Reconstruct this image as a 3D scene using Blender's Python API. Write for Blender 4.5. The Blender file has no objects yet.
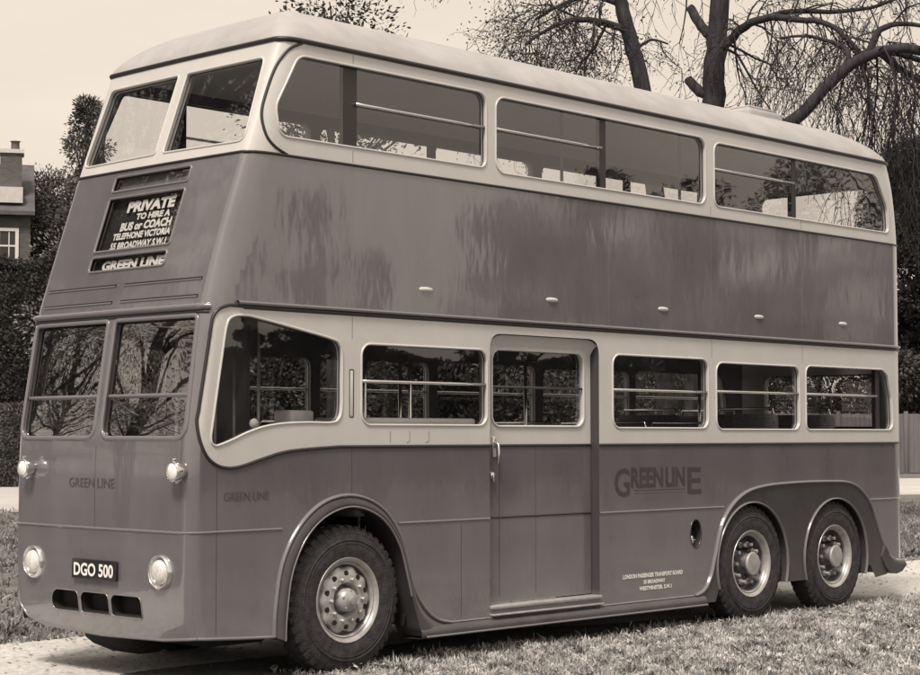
import bpy, bmesh, math, random
from mathutils import Vector, Matrix, noise
from mathutils.geometry import delaunay_2d_cdt
import numpy as np
random.seed(7); rs = np.random.RandomState(5)
sc = bpy.context.scene
COL = sc.collection
R = math.radians
PI = math.pi

# ------------------------------------------------------------------ camera frame
CAM = Vector((-7.3546, -9.4381, 1.68))
RT = Vector((0.69034, -0.72349, 0.0)); DN = Vector((0.03873, 0.03696, -0.99857)); FW = Vector((0.72245, 0.68935, 0.05353))
FH = Vector((0.7235, 0.6903, 0)).normalized()
def far(px, py, d):            # a place seen at a bearing, d metres away
    v = FW + RT*((px-460)/1800) + DN*((py-337.5)/1800)
    return CAM + v*d
def farg(px, d):
    p = far(px, 434, d); p.z = 0; return p

# ------------------------------------------------------------------ materials
def mat(name, col=.5, rough=.5, metal=0., coat=0., var=0., scale=8., bump=0., bscale=60., spec=.5, tint=None, stretch=None, coatr=.08):
    m = bpy.data.materials.new(name); m.use_nodes = True
    nt = m.node_tree; b = nt.nodes['Principled BSDF']
    k_ = max(0., min(1., (.45-col)/.35)); c = (col, col*(1-.03*k_), col*(1+.10*k_))
    b.inputs['Base Color'].default_value = (*c, 1)
    b.inputs['Roughness'].default_value = rough; b.inputs['Metallic'].default_value = metal
    b.inputs['Coat Weight'].default_value = coat; b.inputs['Coat Roughness'].default_value = coatr
    b.inputs['Specular IOR Level'].default_value = spec
    tc = nt.nodes.new('ShaderNodeTexCoord'); mp = nt.nodes.new('ShaderNodeMapping')
    nt.links.new(tc.outputs['Object'], mp.inputs[0])
    if stretch: mp.inputs['Scale'].default_value = stretch
    if var > 0:
        n = nt.nodes.new('ShaderNodeTexNoise'); n.inputs['Scale'].default_value = scale; n.inputs['Detail'].default_value = 7; n.inputs['Roughness'].default_value = .62
        nt.links.new(mp.outputs[0], n.inputs['Vector'])
        r = nt.nodes.new('ShaderNodeValToRGB')
        r.color_ramp.elements[0].position = .3; r.color_ramp.elements[1].position = .7
        r.color_ramp.elements[0].color = (*[x*(1-var) for x in c], 1); r.color_ramp.elements[1].color = (*[min(1, x*(1+var)) for x in c], 1)
        nt.links.new(n.outputs['Fac'], r.inputs[0]); nt.links.new(r.outputs[0], b.inputs['Base Color'])
        mr = nt.nodes.new('ShaderNodeMapRange'); mr.inputs[3].default_value = max(0.02, rough*.8); mr.inputs[4].default_value = min(1, rough*1.25)
        nt.links.new(n.outputs['Fac'], mr.inputs[0]); nt.links.new(mr.outputs[0], b.inputs['Roughness'])
    if bump > 0:
        n2 = nt.nodes.new('ShaderNodeTexNoise'); n2.inputs['Scale'].default_value = bscale; n2.inputs['Detail'].default_value = 4
        nt.links.new(mp.outputs[0], n2.inputs['Vector'])
        bp = nt.nodes.new('ShaderNodeBump'); bp.inputs['Strength'].default_value = bump; bp.inputs['Distance'].default_value = .02
        nt.links.new(n2.outputs['Fac'], bp.inputs['Height']); nt.links.new(bp.outputs[0], b.inputs['Normal'])
        if coat: nt.links.new(bp.outputs[0], b.inputs['Coat Normal'])
    return m
M = {}
M['paint'] = mat('dark_coach_paint', .12, .28, coat=1., var=.14, scale=2.5, bump=.26, bscale=1.9, coatr=.065, stretch=(1,1,.4))
M['paint'].node_tree.nodes['Principled BSDF'].inputs['Coat IOR'].default_value = 1.95
def road_dust(m, c=.30, top=.85, amt=.55):
    nt = m.node_tree; b = nt.nodes['Principled BSDF']; src = b.inputs['Base Color'].links[0].from_socket
    tc = nt.nodes.new('ShaderNodeTexCoord'); sx = nt.nodes.new('ShaderNodeSeparateXYZ'); nt.links.new(tc.outputs['Object'], sx.inputs[0])
    mr = nt.nodes.new('ShaderNodeMapRange'); mr.inputs[1].default_value = top; mr.inputs[2].default_value = .2; mr.inputs[3].default_value = 0; mr.inputs[4].default_value = amt; nt.links.new(sx.outputs[2], mr.inputs[0])
    n = nt.nodes.new('ShaderNodeTexNoise'); n.inputs['Scale'].default_value = 3.; n.inputs['Detail'].default_value = 9; n.inputs['Roughness'].default_value = .7; nt.links.new(tc.outputs['Object'], n.inputs['Vector'])
    mu = nt.nodes.new('ShaderNodeMath'); mu.operation = 'MULTIPLY'; nt.links.new(mr.outputs[0], mu.inputs[0]); nt.links.new(n.outputs['Fac'], mu.inputs[1])
    mx = nt.nodes.new('ShaderNodeMix'); mx.data_type = 'RGBA'; nt.links.new(mu.outputs[0], mx.inputs[0]); nt.links.new(src, mx.inputs[6]); mx.inputs[7].default_value = (c, c, c, 1); nt.links.new(mx.outputs[2], b.inputs['Base Color'])
road_dust(M['paint'])
M['wing'] = mat('dark_wing_enamel', .036, .35, coat=.3, var=.25, scale=5, coatr=.1)
M['cream'] = mat('pale_coach_paint', .54, .35, coat=.5, var=.05, scale=3, bump=.05, bscale=3)
M['roof'] = mat('roof_paint', .37, .6, var=.14, scale=2.5, bump=.06, bscale=5)
M['dish'] = mat('darker_wheel_metal', .14, .5, metal=.2, var=.5, scale=20)  # darker metal for the rear wheel dish and hub barrel
M['jamb_shade'] = mat('door_jamb_shade', .055, .45)  # dark tone paints the recess shadow onto the door surround
M['bead'] = mat('dark_beading', .025, .4)
M['pbead'] = mat('painted_beading', .16, .25, coat=.6)
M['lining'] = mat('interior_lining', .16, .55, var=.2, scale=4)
M['ceil'] = mat('interior_ceiling', .75, .5, var=.06, scale=3)
M['floor'] = mat('interior_floor', .06, .7)
M['seat'] = mat('moquette', .12, .9, var=.4, scale=40)
M['chrome'] = mat('bright_metal', .75, .18, metal=1.)
M['alloy'] = mat('painted_wheel_metal', .42, .38, metal=.35, var=.2, scale=14)
road_dust(M['wing'], .2, .9, .4)
M['rubber'] = mat('tyre_rubber', .032, .8, var=.65, scale=18, bump=.4, bscale=90)
M['under'] = mat('underbody', .012, .9)
M['plate'] = mat('plate_black', .012, .3)
M['white'] = mat('lettering_white', .8, .5)
M['black'] = mat('lettering_dark', .03, .4)
M['blind'] = mat('blind_cloth', .015, .8)
M['lens'] = mat('lamp_lens', .85, .06, coat=1.)
M['hlens'] = mat('headlamp_lens', .7, .10, coat=1., var=.25, scale=14, bump=.5, bscale=40, stretch=(1,4,.6))
M['refl'] = mat('lamp_reflector', .8, .25, coat=.5)
def glass(name, t=.88, k=1.5, bumpy=.0):
    m = bpy.data.materials.new(name); m.use_nodes = True; nt = m.node_tree; nt.nodes.clear()
    o = nt.nodes.new('ShaderNodeOutputMaterial'); mx = nt.nodes.new('ShaderNodeMixShader')
    tr = nt.nodes.new('ShaderNodeBsdfTransparent'); tr.inputs[0].default_value = (t, t, t, 1)
    gl = nt.nodes.new('ShaderNodeBsdfGlossy'); gl.inputs['Roughness'].default_value = .012
    fr = nt.nodes.new('ShaderNodeFresnel'); fr.inputs[0].default_value = 1.5
    ge = nt.nodes.new('ShaderNodeNewGeometry'); io = nt.nodes.new('ShaderNodeMapRange'); io.inputs[3].default_value = 1.5; io.inputs[4].default_value = 1/1.5
    nt.links.new(ge.outputs['Backfacing'], io.inputs[0]); nt.links.new(io.outputs[0], fr.inputs[0])
    mu = nt.nodes.new('ShaderNodeMath'); mu.operation = 'MULTIPLY'; mu.inputs[1].default_value = k; mu.use_clamp = True
    nt.links.new(fr.outputs[0], mu.inputs[0]); nt.links.new(mu.outputs[0], mx.inputs[0])
    nt.links.new(tr.outputs[0], mx.inputs[1]); nt.links.new(gl.outputs[0], mx.inputs[2]); nt.links.new(mx.outputs[0], o.inputs[0])
    tc = nt.nodes.new('ShaderNodeTexCoord'); n = nt.nodes.new('ShaderNodeTexNoise'); n.inputs['Scale'].default_value = 2.2
    nt.links.new(tc.outputs['Object'], n.inputs['Vector'])
    bp = nt.nodes.new('ShaderNodeBump'); bp.inputs['Strength'].default_value = .05; bp.inputs['Distance'].default_value = .02
    nt.links.new(n.outputs['Fac'], bp.inputs['Height']); nt.links.new(bp.outputs[0], gl.inputs['Normal'])
    return m
M['glass'] = glass('window_glass', .90, 2.5); M['uglass'] = glass('front_glass', .94, 1.3); M['wglass'] = glass('windscreen_glass', .75, 4.6)

# ------------------------------------------------------------------ object helpers
def link(o, parent=None):
    COL.objects.link(o)
    if parent is not None: o.parent = parent
    return o
def tag(o, label=None, cat=None, group=None, kind=None):
    if label: o['label'] = label
    if cat: o['category'] = cat
    if group: o['group'] = group
    if kind: o['kind'] = kind
    return o
def empty(name, loc=(0, 0, 0), rz=0):
    o = bpy.data.objects.new(name, None); o.location = loc; o.rotation_euler = (0, 0, rz); o.empty_display_size = .3
    return link(o)
class MB:
    def __init__(s): s.v = []; s.f = []; s.m = []; s.sm = []
    def add(s, vs, fs, mi=0, smooth=False):
        b = len(s.v); s.v.extend([tuple(p) for p in vs])
        for f in fs: s.f.append(tuple(b+i for i in f)); s.m.append(mi); s.sm.append(smooth)
    def box(s, a, b, mi=0, bev=0.):
        x0, y0, z0 = [min(p, q) for p, q in zip(a, b)]; x1, y1, z1 = [max(p, q) for p, q in zip(a, b)]
        if bev <= 0:
            vs = [(x0,y0,z0),(x1,y0,z0),(x1,y1,z0),(x0,y1,z0),(x0,y0,z1),(x1,y0,z1),(x1,y1,z1),(x0,y1,z1)]
            s.add(vs, [(0,3,2,1),(4,5,6,7),(0,1,5,4),(1,2,6,5),(2,3,7,6),(3,0,4,7)], mi); return
        bm = bmesh.new(); bmesh.ops.create_cube(bm, size=1)
        for v in bm.verts: v.co = Vector(((x0+x1)/2+v.co.x*(x1-x0), (y0+y1)/2+v.co.y*(y1-y0), (z0+z1)/2+v.co.z*(z1-z0)))
        bmesh.ops.bevel(bm, geom=bm.edges[:], offset=bev, segments=2, affect='EDGES', profile=.5)
        bm.verts.index_update(); s.add([v.co for v in bm.verts], [[v.index for v in f.verts] for f in bm.faces], mi, True); bm.free()
    def tube(s, pts, rad, n=8, mi=0, cap=True):
        pts = [Vector(p) for p in pts]
        if not isinstance(rad, (list, tuple)): rad = [rad]*len(pts)
        vs = []; fs = []; prev = None
        for i, p in enumerate(pts):
            t = (pts[min(i+1, len(pts)-1)]-pts[max(i-1, 0)])
            if t.length < 1e-9: t = Vector((0,0,1))
            t.normalize()
            if prev is None:
                a = t.cross(Vector((0,0,1)) if abs(t.z) < .9 else Vector((1,0,0))).normalized()
            else:
                a = (prev-t*prev.dot(t)).normalized()
            prev = a; b = t.cross(a)
            for k in range(n):
                w = 2*PI*k/n; vs.append(p+(a*math.cos(w)+b*math.sin(w))*rad[i])
        for i in range(len(pts)-1):
            for k in range(n):
                k2 = (k+1) % n; fs.append((i*n+k, i*n+k2, (i+1)*n+k2, (i+1)*n+k))
        if cap and n > 3: fs.append(tuple(range(n-1, -1, -1))); fs.append(tuple((len(pts)-1)*n+k for k in range(n)))
        s.add(vs, fs, mi, True)
    def lathe(s, prof, n=48, mi=0, axis=None, sgn=1):
        """profile of (radius, depth); axis runs along +Y (depth), origin = axis centre"""
        o = Vector(axis or (0,0,0)); vs = []; fs = []
        for (r, d) in prof:
            for k in range(n):
                w = 2*PI*k/n; vs.append((o.x+r*math.cos(w), o.y+sgn*d, o.z+r*math.sin(w)))
        for i in range(len(prof)-1):
            for k in range(n):
                k2 = (k+1) % n; fs.append((i*n+k, i*n+k2, (i+1)*n+k2, (i+1)*n+k))
        s.add(vs, fs, mi, True)
    def build(s, name, mats, parent=None, auto=None):
        me = bpy.data.meshes.new(name); me.from_pydata(s.v, [], s.f)
        for m in (mats if isinstance(mats, (list, tuple)) else [mats]): me.materials.append(m)
        me.polygons.foreach_set('material_index', s.m); me.polygons.foreach_set('use_smooth', s.sm)
        me.update()
        if auto: me.set_sharp_from_angle(angle=R(auto))
        return link(bpy.data.objects.new(name, me), parent)

# ------------------------------------------------------------------ bus body surface
W = 2.10; HW = W/2; C0 = HW
def interp(tab, z):
    if z <= tab[0][0]: return tab[0][1]
    for (a, x), (b, y) in zip(tab, tab[1:]):
        if z <= b:
            t = (z-a)/(b-a); return x+(y-x)*t
    return tab[-1][1]
def smooth_tab(tab):
    zs = [t[0] for t in tab]; out = []
    z = zs[0]
    while z <= zs[-1]+1e-6:
        out.append((z, sum(interp(tab, z+d)*w for d, w in ((-.12,1),(-.06,2),(0,3),(.06,2),(.12,1)))/9)); z += .03
    return out
XF = smooth_tab([(0,.10),(.25,.05),(.45,-.01),(.7,-.035),(1.4,-.035),(1.6,-.03),(1.75,-.015),(2.5,.095),(2.93,.225),(3.6,.45),(4.43,.745),(4.8,.88)])
XR = smooth_tab([(0,9.25),(2.5,9.25),(3.6,9.25),(3.9,9.22),(4.2,9.16),(4.43,9.06),(4.8,8.85)])
RXF = [(0,.10),(2.4,.11),(3.0,.24),(3.6,.20),(4.8,.16)]
BOW = .015; RYF = .10
RXR, RYR = .34, .30
def fx_t(t, z):
    ry = RYF; rx = interp(RXF, z); d = max(0., (t-(HW-ry))/ry); d = min(d, 1.)
    return interp(XF, z)+BOW*(t/HW)**2+rx*(1-math.sqrt(max(0, 1-d*d)))
def front_map(y, z, off=0.): return Vector((fx_t(abs(y-C0), z), y, z))
YS = RYF*(1-.7071)            # seam in y
def xseam(z): return fx_t(HW-YS, z)
def side_y(x, z):
    rx = interp(RXF, z); xf = interp(XF, z); d = 1.
    xc = xf+BOW+rx
    if x < xc:
        d = .0
        t = HW
        for _ in range(6):
            q = 1-(x-xf-BOW*(t/HW)**2)/rx; q = max(0., min(1., q)); d = math.sqrt(max(0, 1-q*q)); t = HW-RYF+d*RYF
        return HW-t
    xr = interp(XR, z); e = (x-(xr-RXR))/RXR
    if e > 0:
        e = min(e, 1.); return RYR*(1-math.sqrt(1-e*e))
    return 0.
def xseam_r(z): return interp(XR, z)-RXR*(1-.7071)
YSR = RYR*(1-.7071)
def near_map(x, z): return Vector((x, side_y(x, z), z))
def far_map(x, z): return Vector((x, W-side_y(x, z), z))
def rear_map(y, z):
    t = abs(y-C0); d = max(0, min(1, (t-(HW-RYR))/RYR)); return Vector((interp(XR, z)-RXR*(1-math.sqrt(1-d*d)), y, z))
CH = {'near': (near_map, -1), 'far': (far_map, 1), 'front': (front_map, 1), 'rear': (rear_map, -1)}
OUT = {'near': Vector((0,-1,0)), 'far': Vector((0,1,0)), 'front': Vector((-1,0,0)), 'rear': Vector((1,0,0))}
def cnorm(ch, a, b):
    f = CH[ch][0]; e = .004
    n = (f(a+e, b)-f(a-e, b)).cross(f(a, b+e)-f(a, b-e))
    if n.length < 1e-12: return OUT[ch].copy()
    n.normalize()
    if n.dot(OUT[ch]) < 0: n = -n
    return n
def cp(ch, a, b, off=0.):
    p = CH[ch][0](a, b)
    return p+cnorm(ch, a, b)*off if off else p
def resample(poly, step, closed=True):
    out = []; n = len(poly)
    for i in range(n if closed else n-1):
        a = poly[i]; b = poly[(i+1) % n]; L = math.hypot(b[0]-a[0], b[1]-a[1]); k = max(1, int(math.ceil(L/step)))
        for j in range(k): out.append((a[0]+(b[0]-a[0])*j/k, a[1]+(b[1]-a[1])*j/k))
    if not closed: out.append(tuple(poly[-1]))
    return out
def rrect(x0, z0, x1, z1, r, n=6):
    if not isinstance(r, (list, tuple)): r = [r]*4
    out = []
    for (cx, cz, a0, rr) in ((x0+r[0], z0+r[0], 180, r[0]), (x1-r[1], z0+r[1], 270, r[1]), (x1-r[2], z1-r[2], 0, r[2]), (x0+r[3], z1-r[3], 90, r[3])):
        for k in range(n+1):
            w = R(a0+90*k/n); out.append((cx+rr*math.cos(w), cz+rr*math.sin(w)))
    return out
def rpoly(pts, n=6):
    """polygon with per-corner radius: (x, z, r)"""
    out = []; N = len(pts)
    for i in range(N):
        p = Vector(pts[i][:2]); a = Vector(pts[i-1][:2]); b = Vector(pts[(i+1) % N][:2]); r = pts[i][2]
        if r <= 0: out.append(tuple(p)); continue
        u = (a-p).normalized(); v = (b-p).normalized(); ang = u.angle(v); d = min(r/math.tan(ang/2), (a-p).length*.48, (b-p).length*.48)
        s = p+u*d; e = p+v*d
        for k in range(n+1):
            t = k/n; out.append(tuple(s*(1-t)**2+p*2*t*(1-t)+e*t*t))
    return out
def inside(p, poly):
    x, y = p; c = False; j = len(poly)-1
    for i in range(len(poly)):
        xi, yi = poly[i]; xj, yj = poly[j]
        if (yi > y) != (yj > y) and x < (xj-xi)*(y-yi)/(yj-yi)+xi: c = not c
        j = i
    return c
def skin(name, ch, outline, holes, m, parent, off=0., step=.06, gx=.12, gz=.10):
    outline = resample(outline, step); holes = [resample(h, step) for h in holes]
    pts = []; edges = []
    for loop in [outline]+holes:
        b = len(pts); pts += loop; edges += [(b+i, b+(i+1) % len(loop)) for i in range(len(loop))]
    xs = [p[0] for p in outline]; zs = [p[1] for p in outline]
    def cols():
        x = min(xs); o = []
        while x < max(xs):
            o.append(x); fine = (ch in ('near','far') and (x < 1.15 or x > 8.45)) or (ch == 'front' and (x < .3 or x > W-.3)) or (ch == 'rear' and (x < .45 or x > W-.45))
            x += .022 if fine else gx
        return o
    seg = np.array([(pts[a][0], pts[a][1], pts[b][0], pts[b][1]) for a, b in edges])
    z = min(zs)+.03; zl = []
    while z < max(zs): zl.append(z); z += gz
    for x in cols():
        for z in zl:
            if not inside((x, z), outline) or any(inside((x, z), h) for h in holes): continue
            d = seg[:, 2:]-seg[:, :2]; t = np.clip(((x-seg[:,0])*d[:,0]+(z-seg[:,1])*d[:,1])/np.maximum(1e-12, (d**2).sum(1)), 0, 1)
            dd = np.hypot(seg[:,0]+t*d[:,0]-x, seg[:,1]+t*d[:,1]-z).min()
            if dd > .009: pts.append((x, z))
    r = delaunay_2d_cdt([Vector(p) for p in pts], edges, [], 0, 1e-5)
    v2, tris = r[0], r[2]
    fs = []
    for t in tris:
        c = ((v2[t[0]].x+v2[t[1]].x+v2[t[2]].x)/3, (v2[t[0]].y+v2[t[1]].y+v2[t[2]].y)/3)
        if inside(c, outline) and not any(inside(c, h) for h in holes): fs.append(tuple(t))
    nr = [cnorm(ch, v.x, v.y) for v in v2]
    vs = [CH[ch][0](v.x, v.y)+n*off for v, n in zip(v2, nr)]
    fs = [f if (vs[f[1]]-vs[f[0]]).cross(vs[f[2]]-vs[f[0]]).dot(nr[f[0]]+nr[f[1]]+nr[f[2]]) >= 0 else tuple(reversed(f)) for f in fs]
    me = bpy.data.meshes.new(name); me.from_pydata([tuple(v) for v in vs], [], fs); me.materials.append(m)
    me.polygons.foreach_set('use_smooth', [True]*len(me.polygons)); me.update()
    me.normals_split_custom_set_from_vertices([tuple(n) for n in nr])
    return link(bpy.data.objects.new(name, me), parent)
def reveal(mb, ch, loop, o0, o1, mi=0):
    loop = resample(loop, .05); n = len(loop)
    vs = [cp(ch, a, b, o0) for a, b in loop]+[cp(ch, a, b, o1) for a, b in loop]
    mb.add(vs, [(i, (i+1) % n, n+(i+1) % n, n+i) for i in range(n)], mi, True)
def sweep(mb, ch, path, w, h, closed=False, off=0., mi=0, step=.05, asym=0.):
    """half round moulding lying on the skin along a chart path"""
    path = resample(path, step, closed); n = len(path)
    P = [cp(ch, a, b, off) for a, b in path]; Nn = [cnorm(ch, a, b) for a, b in path]; K = 7; vs = []
    for i in range(n):
        t = P[(i+1) % n if closed else min(i+1, n-1)]-P[i-1 if closed else max(i-1, 0)]
        t.normalize(); bt = t.cross(Nn[i]).normalized()
        for k in range(K):
            a = PI*k/(K-1); vs.append(P[i]+bt*(math.cos(a)*w/2)+Nn[i]*(math.sin(a)*h-.001))
    fs = []
    for i in range(n if closed else n-1):
        j = (i+1) % n
        for k in range(K-1): fs.append((i*K+k, j*K+k, j*K+k+1, i*K+k+1))
    mb.add(vs, fs, mi, True)
def sheet(ch, loop, off, name, m, parent):
    return skin(name, ch, loop, [], m, parent, off=off, step=.06, gx=.1, gz=.08)
def text_mb(txt, size, ch, a0, b0, flip=1, off=.004, width=None, xs=1., shear=0., space=1., bold=0.):
    """lettering laid on the skin; a0,b0 = left/baseline start in the chart, flip -1 reads towards smaller a"""
    cu = bpy.data.curves.new('lettering', 'FONT'); cu.body = txt; cu.size = size; cu.space_character = space; cu.shear = shear; cu.offset = bold
    cu.resolution_u = 3
    ob = bpy.data.objects.new('lettering', cu); COL.objects.link(ob)
    dg = bpy.context.evaluated_depsgraph_get(); dg.update()
    me = bpy.data.meshes.new_from_object(ob.evaluated_get(dg)); bpy.data.objects.remove(ob)
    vs = [v.co.copy() for v in me.vertices]; fs = [tuple(p.vertices) for p in me.polygons]; bpy.data.meshes.remove(me)
    if not vs: return MB()
    x0 = min(v.x for v in vs); x1 = max(v.x for v in vs); k = xs if width is None else width/(x1-x0)
    mb = MB(); mb.add([cp(ch, a0+flip*(v.x-x0)*k, b0+v.y, off) for v in vs], fs, 0, False); return mb

bus = empty('double_decker_bus', (0, 0, 0))
tag(bus, 'six-wheeled double-decker coach in dark paint with pale window bands, parked beside the grass', 'bus')

Z1, Z2, Z3, Z4 = 1.59, 2.55, 3.61, 4.43      # belt, mid moulding, waist, gutter
# window outlines on the side chart ------------------------------------------------
def catmull(p, n=5):
    out = []
    for i in range(len(p)-1):
        a = Vector(p[max(i-1,0)]); b = Vector(p[i]); c = Vector(p[i+1]); d = Vector(p[min(i+2, len(p)-1)])
        for k in range(n):
            t = k/n; out.append(tuple(.5*((2*b)+(-a+c)*t+(2*a-5*b+4*c-d)*t*t+(-a+3*b-3*c+d)*t**3)))
    out.append(tuple(p[-1])); return out
cab = catmull([(.147,1.67),(.152,1.625),(.185,1.602),(.24,1.612),(.34,1.645),(.46,1.69),(.60,1.728),(.78,1.752),(1.0,1.760),(1.22,1.760),(1.29,1.785),(1.32,1.86),(1.322,2.05),(1.322,2.24),(1.30,2.315),(1.23,2.352),(.90,2.412),(.56,2.468),(.44,2.482),(.33,2.470),(.275,2.41),(.235,2.2),(.185,1.90),(.147,1.67)])[:-1]
lw = [rrect(1.51,1.745,2.84,2.33,.09), rrect(4.38,1.73,5.73,2.345,.09), rrect(5.85,1.72,7.19,2.32,.09),
      rpoly([(7.30,1.72,.07),(8.90,1.72,.10),(8.88,2.05,.1),(8.80,2.28,.10),(8.70,2.33,.05),(7.30,2.33,.09)])]
door_o = rpoly([(2.87,.36,0),(4.20,.36,0),(4.20,2.46,.13),(2.87,2.46,.13)])
uw = [rpoly([(.72,3.74,.10),(2.83,3.74,.08),(2.83,4.33,.10),(.90,4.33,.12),(.70,3.95,.15)]), rrect(2.94,3.72,5.71,4.32,.10),
      rpoly([(5.84,3.72,.09),(8.86,3.72,.07),(8.84,3.98,.2),(8.62,4.30,.18),(5.84,4.30,.10)])]
band_lo_front = [(1.30,Z1),(.84,1.562),(.60,1.512),(.44,1.470),(.32,1.452),(.21,1.468),(.12,1.525),(.065,1.62),(.045,1.80)]
def seam_pts(z0, z1, n=14): return [(xseam(z0+(z1-z0)*i/n), z0+(z1-z0)*i/n) for i in range(n+1)]
def seam_r(z0, z1, n=14): return [(xseam_r(z0+(z1-z0)*i/n), z0+(z1-z0)*i/n) for i in range(n+1)]
# left edge of the pale lower band just behind the corner
def bl(z): return max(xseam(z)+.012, 0.045+.17*(z-1.77))
band_edge = band_lo_front[:-1]+[(bl(z), z) for z in (1.75,1.85,2.0,2.15,2.3,2.4)]+[(bl(2.46)+.01,2.47),(bl(2.46)+.06,2.52),(bl(2.46)+.14,2.545)]
band_edge = [(max(x, xseam(z)+.008), min(z, Z2-.004)) for x, z in catmull(band_edge, 4)]; band_edge[0] = (1.30, Z1)
band_lo = band_edge+[(.42,Z2)]+[(xseam_r(Z2),Z2)]+list(reversed(seam_r(Z1, Z2)))[1:]
# arch outlines
arch1 = [(.70,.30),(.71,.50),(.77,.80),(.92,1.04),(1.12,1.19),(1.35,1.245),(1.58,1.21),(1.77,1.10),(1.92,.90),(1.99,.70),(2.06,.52),(2.17,.38),(2.30,.30),(2.45,.27)]
arch2 = [(5.50,.27),(5.63,.31),(5.73,.42),(5.80,.60),(5.90,.86),(6.05,1.03),(6.28,1.15),(6.60,1.205),(7.1,1.225),(7.7,1.225),(8.05,1.205),(8.27,1.12),(8.44,.97),(8.55,.78),(8.66,.58),(8.76,.47),(8.86,.43)]
def catmull(p, n=5):
    out = []
    for i in range(len(p)-1):
        a = Vector(p[max(i-1,0)]); b = Vector(p[i]); c = Vector(p[i+1]); d = Vector(p[min(i+2, len(p)-1)])
        for k in range(n):
            t = k/n; out.append(tuple(.5*((2*b)+(-a+c)*t+(2*a-5*b+4*c-d)*t*t+(-a+3*b-3*c+d)*t**3)))
    out.append(p[-1]); return out
arch1 = catmull(arch1); arch2 = catmull(arch2)
def side_lower(z0=.30):
    up = [(x, z) for x, z in seam_pts(.33, 1.80, 20)]                      # front seam going up
    lo_edge = list(reversed([(x, z) for x, z in band_edge if True]))         # from top down to belt
    return up, lo_edge
lower_out = ([(xseam(.33),.33)]+[(.40,.315),(.70,.30)][0:1]+arch1+arch2+[(xseam_r(.42),.42)]+seam_r(.42, Z1)[1:]
             +band_edge+[(.42,Z2)]
             +[(xseam(Z2),Z2)]+list(reversed(seam_pts(.33, Z2, 30)))[1:-1])
def skins(ch):
    near = ch == 'near'
    dn = [door_o] if near else []
    skin('lower_side_panel', ch, lower_out, ([[(x, z) for x, z in door_lo], filler] if near else []), M['paint'], bus)
    return
# door opening crosses the belt: split it into two polygons that touch the belt line -> handled as outline detours
def cut_door_lower(out):
    """insert the door opening as a notch in the belt edge of the lower panel"""
    r = []
    for i, p in enumerate(out):
        r.append(p)
        if abs(p[1]-Z1) < 1e-6 and p[0] > 8.5:
            r += [(4.20,Z1),(4.20,.36),(2.87,.36),(2.87,Z1)]
    return r
filler = [(5.53+.082*math.cos(a*PI/12), .81+.125*math.sin(a*PI/12)) for a in range(24)]
skin('lower_side_panel', 'near', cut_door_lower(lower_out), [filler], M['paint'], bus)
skin('lower_side_panel', 'far', lower_out, [], M['paint'], bus)
bd = []
for p in band_lo: bd.append(p)
# notch into the bottom edge of the band for the door
def close_band(b, door):
    # band_lo starts at (1.30,Z1) and ends with the belt at the rear seam
    if not door: return b
    top = [p for p in door_o if p[1] > 2.2]; top = sorted(top, key=lambda p: 0)
    # door_o order: bottom-left, bottom-right, right-top arc, left-top arc
    arc = [p for p in door_o if p[1] > 1.0]
    return b+[(4.20,Z1)]+arc+[(2.87,Z1)]
skin('lower_window_band', 'near', close_band(band_lo, True), [cab]+lw, M['cream'], bus)
fwin = [rrect(1.51,1.745,2.84,2.33,.09), rrect(2.95,1.745,4.27,2.33,.09)]+lw[1:]
skin('lower_window_band', 'far', close_band(band_lo, False), [cab]+fwin, M['cream'], bus)
mid_out = [(xseam(Z2),Z2),(xseam_r(Z2),Z2)]+seam_r(Z2, Z3)[1:]+list(reversed(seam_pts(Z2, Z3)))[:-1]
up_out = [(xseam(Z3),Z3),(xseam_r(Z3),Z3)]+seam_r(Z3, Z4)[1:]+list(reversed(seam_pts(Z3, Z4)))[:-1]
for ch in ('near', 'far'):
    skin('middle_side_panel', ch, mid_out, [], M['paint'], bus)
    skin('upper_window_band', ch, up_out, uw, M['cream'], bus)
# front ---------------------------------------------------------------------------
yA, yB = YS, W-YS
def fq(z0, z1): return [(yA,z0),(yB,z0),(yB,z1),(yA,z1)]
slots = [rrect(.53,.435,.875,.585,[.02,.02,.06,.045]), rrect(.90,.435,1.235,.585,[.02,.02,.06,.045]), rrect(1.26,.435,1.60,.585,[.02,.05,.09,.045])]
ws = [rpoly([(.075,1.65,.10),(1.012,1.65,.10),(1.012,2.475,.04),(.095,2.475,.05)]), rpoly([(1.088,1.65,.10),(2.025,1.65,.10),(2.005,2.475,.05),(1.088,2.475,.04)])]
skin('front_apron', 'front', [(yA,.33),(.35,.30),(1.05,.285),(1.75,.31),(1.95,.36),(2.03,.43),(yB,.53),(yB,Z2),(yA,Z2)], slots+ws, M['paint'], bus, gx=.1, gz=.05)
dest = [rrect(.60,2.845,1.50,2.955,.03), rrect(.60,2.995,1.50,3.40,.02), rrect(.60,3.45,1.50,3.565,.02)]
skin('front_panel', 'front', fq(Z2, Z3), dest, M['paint'], bus, gx=.1, gz=.05)
ufw = [rpoly([(.10,3.69,.07),(1.005,3.70,.03),(1.005,4.31,.03),(.14,4.31,.06)]), rpoly([(1.095,3.70,.03),(2.00,3.69,.07),(1.96,4.31,.06),(1.095,4.31,.03)])]
skin('front_window_band', 'front', fq(Z3, Z4), ufw, M['cream'], bus, gx=.1, gz=.05)
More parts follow.
